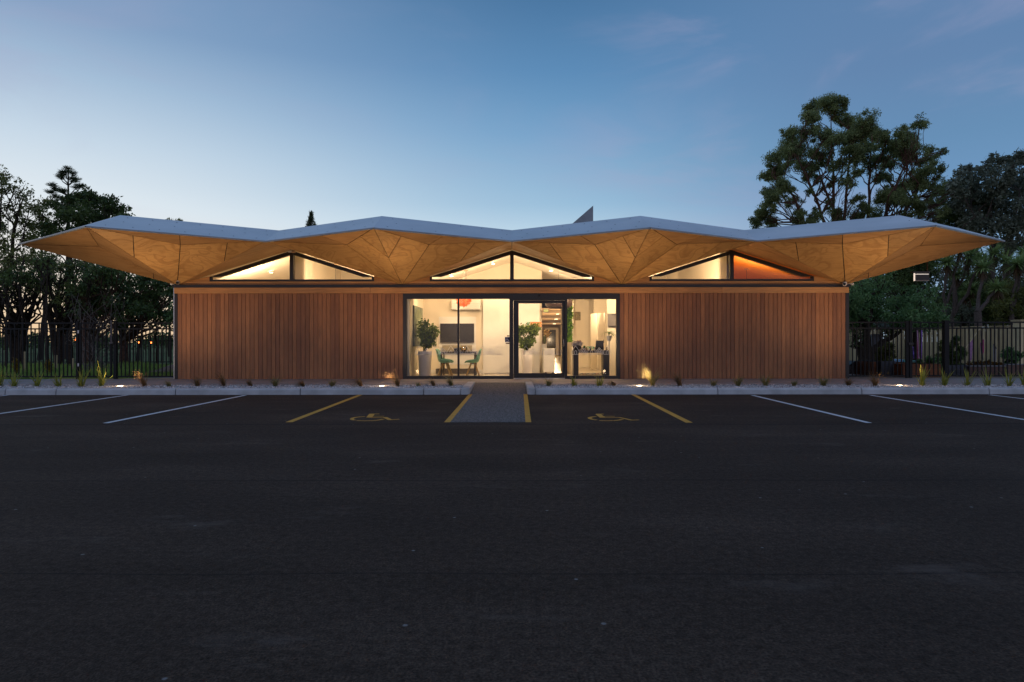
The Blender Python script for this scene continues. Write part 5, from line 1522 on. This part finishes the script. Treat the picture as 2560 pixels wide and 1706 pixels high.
ptree('bluish small-leaved bush low behind the paling fence', 34, 2415, fill(2350, 2440, 770, 815, 12, 20), MAT['leaf_grey'], MAT['trunk'], 900, .15, .05, group=RG, spread=1, r0=.08)

# ---- cabbage trees
def cabbage_head(mb, dead, c, R, n=120):
    c = Vector(c)
    for i in range(n):
        a = random.uniform(0, 6.28); e = math.asin(random.uniform(-.35, 1.0))
        strap(mb, c+Vector((math.cos(a), math.sin(a), 0))*.05, a, R*random.uniform(.75, 1.1), .085, e, random.uniform(.2, .9), 4)
    for i in range(int(n*.4)):
        a = random.uniform(0, 6.28)
        strap(dead, c-Vector((0, 0, .1+random.uniform(0, .25))), a, R*random.uniform(.5, .9), .05, random.uniform(-.9, -.3), random.uniform(.4, .9), 3)
def cabbage(label, D, base_px, heads, r0=.16, fork=None):
    base = U(base_px, 900, D); base.z = -.03
    t = thing('cabbage_tree', label, 'cabbage tree', base, 'cabbage trees behind the paling fence')
    tr = MB(); lv = MB(); de = MB()
    fk = U(*fork, D) if fork else base.lerp(U(heads[0][0], heads[0][1], D), .3)
    r0 *= .75
    tr.tube([base, base.lerp(fk, .5)+Vector((.03, 0, 0)), fk], [r0*1.3, r0, r0*.85], 9, cap=False)
    for px, py, r in heads:
        h = U(px, py, D+random.uniform(-.7, .7))
        limb(tr, fk, h, r0*.55, .06, .025, 6, 8)
        cabbage_head(lv, de, h, r*D/F*1.2, 170)
    tr.build('trunk', MAT['trunk_grey'], t, smooth=True); lv.build('crown', MAT['cabbage'], t); de.build('dead_leaves', MAT['deadleaf'], t)
cabbage('left cabbage tree with a thick dark stem and two heads', 33, 2362, [(2368, 658, 34), (2392, 690, 20)], .17, (2360, 770))
cabbage('cabbage tree with forked grey stems and the tallest heads', 33, 2375, [(2425, 640, 40), (2400, 625, 26), (2450, 655, 26)], .2, (2378, 800))
cabbage('cabbage tree whose single bright head stands in front of the others', 31, 2448, [(2458, 672, 30), (2494, 722, 26)], .24, (2444, 780))
cabbage('cabbage tree with high heads beyond the brightest one', 36, 2500, [(2485, 637, 30), (2515, 655, 30)], .15, (2492, 770))
cabbage('cabbage tree at the right photo edge', 32, 2535, [(2544, 664, 36), (2565, 640, 30)], .16, (2528, 780))
cabbage('low cabbage tree with shaggy skirt between the stems', 34, 2420, [(2428, 725, 24), (2412, 745, 18)], .13, (2418, 800))

# ================================================================== RIGHT GARDEN
# timber paling fence receding to the left, with a corner and a far run
pf = thing('paling_fence', 'pale upright timber paling fence behind the right garden', 'fence', (18, 30, 0))
def fence_pt(px):
    # y as a function of photo x along the fence line
    k = (px-2187)/(2560-2187)
    return 44.0 + (28.5-44.0)*min(1.2, max(-.1, k))**.75 if k > 0 else 44.0
pxs = []
px = 2600.0
P0, P1 = Vector(((2600-1280)*27.5/F, 27.5, 0)), Vector(((2215-1280)*36.0/F, 36.0, 0))
run = (P1-P0); Ln = run.length; k = int(Ln/.15)
r = ROOT[pf.name]
dirv = run.normalized(); angz = math.atan2(dirv.y, dirv.x)
pal = MB().box(-.07, -.011, 0, .07, .011, 1.86).mesh('paling', MAT['paling'])
for i in range(k):
    p = P0+dirv*(.15*(i+.5)); nrm = Vector((-dirv.y, dirv.x, 0))
    o = link('paling', pal, pf, Vector((p.x, p.y, -.01))-r + nrm*(.02 if i % 2 else -.006)); o.rotation_euler[2] = angz
    o.location.z += random.uniform(-.01, .01)
MB().bar(P0+Vector((0, 0, 1.89)), P1+Vector((0, 0, 1.89)), .10, .035).build('capping', MAT['paling'], pf)
pf2 = thing('paling_fence', 'far run of timber palings seen behind the garden tree', 'fence', (20, 36, 0))
Q0, Q1 = P1+Vector((-.1, .1, 0)), Vector(((2080-1280)*37.5/F, 37.5, 0)); r = ROOT[pf2.name]
run = Q1-Q0; dirv = run.normalized(); angz = math.atan2(dirv.y, dirv.x)
for i in range(int(run.length/.15)):
    p = Q0+dirv*(.15*(i+.5)); o = link('paling', pal, pf2, Vector((p.x, p.y, -.01))-r); o.rotation_euler[2] = angz
MB().bar(Q0+Vector((0, 0, 1.89)), Q1+Vector((0, 0, 1.89)), .10, .035).build('capping', MAT['paling'], pf2)
gpst = thing('fence_pillar', 'pale square timber pillar with a cap at the right photo edge', 'pillar', (20.6, 26, 0))
a = U(2542, 802, 26.5)
MB().box(a.x, 26.3, 0, a.x+.6, 26.7, a.z-.06).build('shaft', MAT['paling'], gpst); MB().box(a.x-.06, 26.24, a.z-.06, a.x+.66, 26.76, a.z+.02).build('cap', MAT['paling'], gpst)

lawn_ = MB(); lawn_.quad((9.8, 18.5, .0), (30, 18.5, .0), (30, 45, .0), (9.8, 45, .0))
struct(lawn_.build('lawn', simple('turf_right', (.075, .10, .04), .95, noise=.3, scale=4)), 'lawn behind the right gate')
mu = MB(); mu.quad((9.8, 18.5, .06), (24, 18.5, .06), (24, 20.6, .05), (9.8, 20.6, .05))
struct(mu.build('mulch_strip', MAT['mulch']), 'bark mulch strip behind the right fence')
tp = MB(); tp.quad((10.2, 21.2, .06), (12.5, 20.8, .06), (14.5, 26, .05), (11, 26.5, .05))
struct(tp.build('garden_path', MAT['concrete']), 'pale garden path behind the right gate')

def planter(label, px0, px1, pyt, D, depth, mat, cap=None, boards=3):
    a, b = U(px0, pyt, D), U(px1, pyt, D)
    t = thing('planter_box', label, 'planter', ((a.x+b.x)/2, D, 0), 'raised planter boxes behind the right fence')
    h = a.z; bh = h/boards
    for i in range(boards):
        for (x0, y0, x1, y1) in ((a.x, D, b.x, D+.04), (a.x, D+depth-.04, b.x, D+depth), (a.x, D+.042, a.x+.04, D+depth-.042), (b.x-.04, D+.042, b.x, D+depth-.042)):
            MB().box(x0, y0, i*bh+.003, x1, y1, (i+1)*bh-.003).build('board', mat, t)
    MB().box(a.x+.04, D+.04, 0, b.x-.04, D+depth-.04, h-.06).build('soil', MAT['mulch'], t)
    if cap: MB().box(a.x-.03, D-.02, h, b.x+.03, D+.10, h+.035).build('capping', cap, t)
    return a, b, h
rust = plank_mat('rust_timber', '#6B3A1C', '#7A4522', '#8A4F28', axis=0)
slate = plank_mat('slate_timber', '#2E3038', '#363A44', '#40444E', axis=0)
pinkish = plank_mat('pink_brown_timber', '#5C4238', '#6B4D40', '#77584A', axis=0)
planter('orange-brown timber planter behind the right gate posts', 2258, 2352, 911, 20.3, 1.4, rust)
planter('dark slate planter behind the thick right fence post', 2370, 2420, 914, 20.6, 1.2, slate)
planter('long pink-brown planter with pale capping below the flags', 2424, 2512, 918, 20.5, 1.3, pinkish, simple('pale_cap', (.2, .19, .19), .7))
planter('brick-brown planter at the right photo edge', 2516, 2575, 914, 20.9, 1.3, pinkish, simple('pale_cap2', (.2, .19, .19), .7))
planter('brown and slate planter with a dark shrub behind the right gate', 2180, 2200, 906, 21.0, 1.4, rust)
planter('slate-blue planter beside the dark shrub behind the gate', 2202, 2240, 904, 20.8, 1.4, slate)
# shrubs in planters
def shrub(label, px, D, z0, pts_px, mat, nl=2600, L=.09, Wd=.045, name='shrub'):
    b = U(px, 900, D); b.z = z0
    t = thing(name, label, 'shrub', b, 'shrubs in the right garden')
    st = MB(); V = []
    for x, y, r_ in pts_px:
        c = U(x, y, D+random.uniform(-.2, .2)); limb(st, b, c, .018, .006, .05, 3, 5)
        V.append(clump_leaves(c, r_*D/F*1.2, int(nl*(r_*D/F)**2*6)+60, L, Wd, .1, .9, 5))
    st.build('stem', MAT['trunk'], t); leaf_obj('foliage', np.concatenate(V), mat, t)
shrub('dark upright shrub behind the fence right of the thick post', 2392, 21.2, .45, [(2380, 870, 14), (2392, 858, 12), (2402, 870, 12), (2385, 890, 16), (2402, 895, 14), (2395, 850, 6), (2375, 905, 12), (2395, 910, 14)], MAT['leaf_dark'])
shrub('rounded dark shrub with yellow tips above the planter behind the gate', 2214, 21.4, .5, [(2212, 870, 12), (2224, 872, 11), (2205, 885, 14), (2220, 890, 14), (2215, 900, 12), (2230, 885, 9), (2200, 897, 9)], MAT['leaf_olive'])
shrub('loose green citrus bush at the right end of the garden', 2526, 21.4, .45, [(2515, 890, 11), (2528, 882, 10), (2540, 890, 11), (2520, 900, 12), (2536, 903, 12), (2524, 875, 5)], MAT['leaf_green'], 1600)
shrub('low dark foliage in the orange-brown planter', 2330, 20.9, .45, [(2300, 906, 6), (2315, 904, 7), (2330, 902, 8), (2345, 903, 8), (2322, 898, 6)], MAT['leaf_green'], 1500)
shrub('low flowers along the long planter', 2460, 21.0, .45, [(2425, 912, 5), (2440, 910, 5), (2455, 912, 5), (2470, 908, 6), (2485, 912, 5), (2500, 912, 5)], leaf_mat('orange_green_leaf', '#3A3010', '#8A5A18'), 1200)
shrub('light green tree lit from behind the thick fence post', 2355, 22.5, .3, [(2352, 870, 9), (2358, 858, 7), (2350, 890, 9), (2356, 900, 8), (2370, 865, 7), (2412, 885, 6)], MAT['leaf_olive'], 900)
# garden tree with low branches behind the gate
ptree('dark spreading garden tree with a thick leaning bough behind the right gate', 30, 2168,
      fill(2125, 2175, 815, 870, 8, 15) + fill(2190, 2260, 800, 830, 6, 12) + [(2135, 845, 16), (2145, 830, 16)],
      MAT['leaf_dark'], MAT['trunk'], 520, .11, .045, r0=.3, group=RG, spread=.8, stems_px=[[(2166, 880), (2168, 845), (2172, 800), (2180, 770)], [(2190, 872), (2215, 852), (2255, 828)], [(2150, 868), (2135, 850)]])
# hanging ribbons
rb_ = thing('ribbon_hanging', 'pink, red and purple ribbons hanging from a tree behind the gate leaf', 'ribbons', U(2300, 830, 24))
for i, (x0, x1, c_) in enumerate(((2291, 2295, (.35, .03, .10)), (2294, 2298, (.45, .22, .32)), (2302, 2301, (.28, .02, .05)), (2305, 2304, (.22, .07, .38)), (2283, 2285, (.12, .05, .3)))):
    top = 827 if i < 4 else 868; bot = 898
    m = MB(); prev = None
    for j in range(9):
        t_ = j/8; c = U(x0+(x1-x0)*t_, top+(bot-top)*t_, 24+.05*math.sin(j*1.3+i)); q = (c-Vector((.028, 0, 0)), c+Vector((.028, .02, 0)))
        if prev: m.quad(prev[0], prev[1], q[1], q[0])
        prev = q
    m.build('ribbon', simple('ribbon_%d' % i, c_, .7, noise=.3, scale=20), rb_)
MB().tube([U(2280, 826, 24), U(2308, 825, 24)], .015, 6).build('string', MAT['trunk'], rb_)
# flags on a leaning pole
fg = thing('fabric_flags', 'pink, orange and purple flags on a leaning pole before the palings', 'flags', U(2425, 880, 23))
MB().tube([U(2412, 874, 23), U(2452, 820, 23)], .014, 6).build('pole', MAT['paling'], fg)
for i, (pts_, c_) in enumerate((([(2421, 862), (2433, 848), (2430, 900), (2422, 906)], (.36, .17, .30)), ([(2431, 849), (2436, 848), (2434, 872), (2430, 880)], (.42, .12, .06)), ([(2452, 862), (2456, 850), (2460, 850), (2460, 880), (2457, 892)], (.35, .03, .12)), ([(2451, 858), (2455, 860), (2457, 895), (2453, 885)], (.24, .1, .35)))):
    MB().prism([U(x, y, 23+.06*i) for x, y in pts_], (0, .012, 0)).build('flag', simple('flag_%d' % i, c_, .7, noise=.35, scale=9), fg)
MB().tube([U(2451, 826, 23.1), U(2458, 902, 23.1)], .01, 6).build('cord', MAT['grey_dark'], fg)
brd = thing('garden_board', 'pale slanted board leaning on the paling fence', 'board', U(2487, 885, 24))
MB().prism([U(2484, 863, 24), U(2490.5, 873, 24), U(2490.5, 905, 24), U(2484, 905, 24)], (0, .03, 0)).build('sheet', simple('pale_board', (.28, .25, .25), .7), brd)
MB().bar(U(2484, 862, 23.98), U(2491, 873, 23.98), .04, .02).build('edge_strip', MAT['grey_dark'], brd)
pl = thing('play_trough', 'pale blue and turquoise paddling troughs on the lawn behind the gate', 'trough', U(2245, 903, 22))
for i, (x0, x1, y0, y1, c_) in enumerate(((2222, 2258, 900, 906, (.25, .45, .65)), (2260, 2268, 901, 907, (.12, .42, .38)), (2288, 2304, 903, 908, (.15, .42, .40)))):
    a, b = U(x0, y0, 22), U(x1, y1, 22)
    MB().box(a.x, 22, b.z, b.x, 22.6, a.z).build('tray', simple('tray_%d' % i, c_, .4), pl, bevel=.01)
    MB().box(a.x+.1, 22.2, -.0, a.x+.16, 22.4, b.z).build('foot', MAT['grey_dark'], pl); MB().box(b.x-.16, 22.2, 0, b.x-.1, 22.4, b.z).build('foot', MAT['grey_dark'], pl)
sb = thing('sandpit_box', 'low dark covered box on the lawn just behind the gate', 'sandpit', U(2138, 910, 22))
a = U(2122, 915, 22); b = U(2156, 904, 22)
MB().prism([Vector((a.x, 22, a.z)), Vector((b.x, 22, a.z)), Vector((b.x-.02, 22, b.z)), Vector((a.x+.22, 22, b.z))], (0, .7, 0)).build('cover', MAT['black'], sb)
MB().box(a.x+.05, 22.05, -.0, b.x-.05, 22.6, a.z).build('base', MAT['grey_dark'], sb)
hs = thing('garden_shed', 'small dark grey shed gable behind the garden tree', 'shed', U(2195, 850, 34))
a, b = U(2180, 838, 34), U(2214, 862, 34)
MB().prism([Vector((a.x, 34, 0)), Vector((b.x, 34, 0)), Vector((b.x, 34, b.z+.1)), Vector((b.x-.25, 34, a.z)), Vector((a.x, 34, a.z))], (0, 1.2, 0)).build('wall', simple('shed_grey', (.10, .09, .105), .8), hs)
MB().bar((a.x-.05, 33.95, a.z+.02), (b.x-.22, 33.95, a.z+.02), .1, .05).build('roof_edge', MAT['grey_dark'], hs)
m_ = thing('flowering_shrub', 'white-flecked shrub just above the right gate', 'shrub', U(2225, 808, 30))
pts = np.concatenate([ball(160, np.array(U(x, y, 30)), (.35, .3, .12), 0) for x, y in ((2205, 812), (2222, 803), (2240, 800), (2250, 806), (2215, 820))])
leaf_obj('blossom', rot_leaves(pts, .10, .035), leaf_mat('pale_blossom', '#5E665A', '#B8BEB4', .3), m_)
pts = np.concatenate([ball(260, np.array(U(x, y, 30.3)), (.5, .3, .25), 0) for x, y in ((2205, 818), (2225, 812), (2245, 812), (2230, 825))])
leaf_obj('foliage', rot_leaves(pts, .14, .05), MAT['leaf_dark'], m_)

# ================================================================== LEFT GARDEN
lw = MB(); lw.quad((-34, 18.6, .03), (-9.82, 18.6, .03), (-9.82, 26, .06), (-34, 26, .03))
lw.quad((-60, 26, .03), (-9.82, 26, .06), (-9.82, 90, .05), (-60, 90, .05))
struct(lw.build('lawn', MAT['lawn']), 'rough lawn behind the left fence')
n_ = 52000
gx = rng.uniform(-26, -9.9, n_); gyv = rng.uniform(18.75, 30, n_)**1.0
pts = np.stack([gx, gyv, np.full(n_, .03)], 1)
d = np.stack([rng.normal(0, .35, n_), rng.normal(0, .35, n_), np.ones(n_)], 1); d /= np.linalg.norm(d, axis=1)[:, None]
Lh = rng.uniform(.06, .22, n_)[:, None]*(1+.9*(np.sin(gx*1.7)+np.cos(gyv*2.1+gx))[:, None]*.4)
w_ = np.stack([np.cos(gx*99), np.sin(gx*99), np.zeros(n_)], 1)*.012
keep = ~((gyv < 20.6) & (gx > -12.2 - (gyv-18.6)*.1) & (gyv > 18.6) & (gyv < 19.9)) & ~((gyv > 23.3) & (gx > -13.5) & (gyv < 27))
v = np.stack([pts-w_, pts+w_, pts+d*Lh+w_*.2, pts+d*Lh-w_*.2], 1)[keep].reshape(-1, 3)
go = link('grass', fast_mesh('grass', v, 4, MAT['grass'])); tag(go, 'uneven green grass behind the left fence', 'grass', kind='stuff')
pv = MB(); pv.quad((-12.3, 18.62, .10), (-9.82, 18.62, .12), (-9.82, 19.9, .12), (-11.4, 19.4, .10))
struct(pv.build('garden_path', MAT['concrete']), 'pale concrete apron behind the left fence beside the building')
ed = MB().box(-13.6, 18.58, .0, -9.84, 18.66, .125).build('timber_edging', MAT['paling'], origin=(-11, 18.6, 0)); tag(ed, 'pale timber edging board along the foot of the left fence', 'edging')
mo = MB(); R_ = 14
for i in range(R_):
    for j in range(8):
        pass
gridp = {}
for i in range(25):
    for j in range(11):
        x = -13.6+i*.17; y = 23.4+j*.3; u = (i/24*2-1); v_ = (j/10*2-1)
        z = .05+.42*max(0, (1-u**4)*(1-v_*v_))+random.uniform(0, .04)
        gridp[i, j] = (x, y, z)
for i in range(24):
    for j in range(10): mo.quad(gridp[i, j], gridp[i+1, j], gridp[i+1, j+1], gridp[i, j+1])
struct(mo.build('mulch_mound', MAT['mulch']), 'low mound of bark mulch behind the left fence')
# second fence far behind
f6 = thing('metal_fence', 'distant black picket fence beyond the left trees', 'fence', (-18, 33, 0))
zz = (.15, 1.25, 1.5)
for z in zz: MB().box(-30, 32.98, z-.02, -10, 33.02, z+.02).build('rail', bf, f6)
pk = MB().box(-.014, -.014, .1, .014, .014, 1.5).mesh('picket', bf)
for i in range(150): link('picket', pk, f6, (-30+i*.1333+18, 0, 0))
# weeds and yellow flowers, stakes
for i, (px, py, lab) in enumerate(((60, 900, 'bare timber stake behind the left fence, left one'), (140, 905, 'bare timber stake behind the left fence, middle one'), (182, 895, 'bare timber stake behind the left fence, right one'))):
    p = U(px, py, 23+i); 
    t = thing('timber_stake', lab, 'stake', (p.x, p.y, .03), 'timber stakes among the left grass')
    MB().box(p.x-.035, p.y-.035, .0, p.x+.035, p.y+.035, .85-.15*i).build('shaft', MAT['paling'], t)
for i, (px, lab) in enumerate(((122, 'yellowing tall weed behind the left fence, right one'), (40, 'yellowing tall weed behind the left fence, left one'))):
    p = U(px, 905, 20.6)
    t = thing('weed', lab, 'weed', (p.x, p.y, .03), 'tall weeds behind the left fence')
    st = MB(); 
    for k in range(5): st.tube([(p.x, p.y, .03), (p.x+random.uniform(-.1, .1), p.y, .5+random.uniform(0, .2))], [.006, .003], 4)
    st.build('stem', MAT['trunk'], t)
    leaf_obj('foliage', rot_leaves(ball(260, (p.x, p.y, .42), (.12, .1, .28), 0), .07, .03), leaf_mat('yellow_leaf_%d' % i, '#5A5210', '#B58A1E'), t)
# slim trunks in the left grove
for i, (px, pyt, D_, r_, lean, lab) in enumerate((
        (14, 700, 27, .06, 6, 'slim trunk nearest the left photo edge'), (57, 690, 28, .07, -4, 'second slim trunk from the left photo edge'), (115, 650, 26, .08, 3, 'dark slim trunk left of the gate post'),
        (175, 660, 29, .13, 8, 'thick dark trunk just left of the gate post'), (232, 690, 27, .07, -10, 'slim leaning trunk seen through the gate'), (345, 700, 31, .09, 30, 'leaning trunk right of the stout one'), (395, 740, 32, .07, -14, 'slim trunk near the building seen over the mulch mound'))):
    ptree(lab+' in the left grove', D_, px, fill(px-30, px+30, pyt-20, pyt+25, 4, 18) + [(px+lean, pyt, 16)], MAT['leaf_dark'], MAT['trunk'], 380, .16, .07, r0=r_, group='slim trunks in the left grove', spread=1.2,
          stems_px=[[(px+lean*.3, 820), (px+lean, pyt)]], twigs=6)
# bare twiggy shrub
bs = thing('bare_shrub', 'grey twiggy bare shrub above the left gate', 'shrub', U(210, 830, 25))
tw = MB()
for k in range(34):
    b0 = U(random.uniform(195, 300), 830, 25+random.uniform(-1, 1)); b0.z = .05
    e = U(random.uniform(170, 330), random.uniform(715, 800), 25+random.uniform(-1, 1))
    limb(tw, b0, e, .013, .005, .09, 6, 4)
tw.build('twigs', simple('twig_grey', (.16, .12, .10), .9), bs)
# far hedge line and street lamps behind the left grove
hv = []
for i in range(90):
    px = random.uniform(-80, 470); hv.append(rot_leaves(ball(40, np.array(U(px, random.uniform(846, 856), 62+random.uniform(-4, 4))), (1.1, 1, .8), 0), .35, .2))
ho = link('far_hedge', fast_mesh('far_hedge', np.concatenate(hv), 4, MAT['leaf_dark'])); tag(ho, 'dark far hedge line beyond the left fence', 'hedge', kind='stuff')
for i, (px, py, lab) in enumerate(((190, 849, 'tiny orange street lamp beside the left gate post'), (346, 856, 'left one of two tiny orange lamps right of the left gate'), (377, 856.5, 'right one of two tiny orange lamps right of the left gate'))):
    p = U(px, py, 30.4); t = thing('street_lamp', lab, 'street lamp', (p.x, p.y, 0), 'tiny orange lamps among the left trees')
    MB().tube([(p.x, p.y, 0), (p.x, p.y, p.z)], .02, 6).build('post', MAT['black'], t)
    MB().lathe([(.01, -.04), (.04, -.02), (.045, .01), (.02, .045)], (p.x, p.y, p.z), 10).build('lamp_head', emit('orange_lamp_%d' % i, '#FF7A30', 6), t)
# backing woodland so no empty horizon shows behind the right garden
wv = []
for i in range(420):
    px = random.uniform(2090, 2660); py = random.uniform(640, 850)
    if px < 2340 and py < 690: continue
    wv.append(rot_leaves(ball(60, np.array(U(px, py, 50+random.uniform(-3, 3))), (.9, .9, .7), 0), .3, .13, .4))
wo_ = link('woodland', fast_mesh('woodland', np.concatenate(wv), 4, MAT['leaf_grey'])); tag(wo_, 'dim grey-green woodland far behind the right garden', 'woodland', kind='stuff')
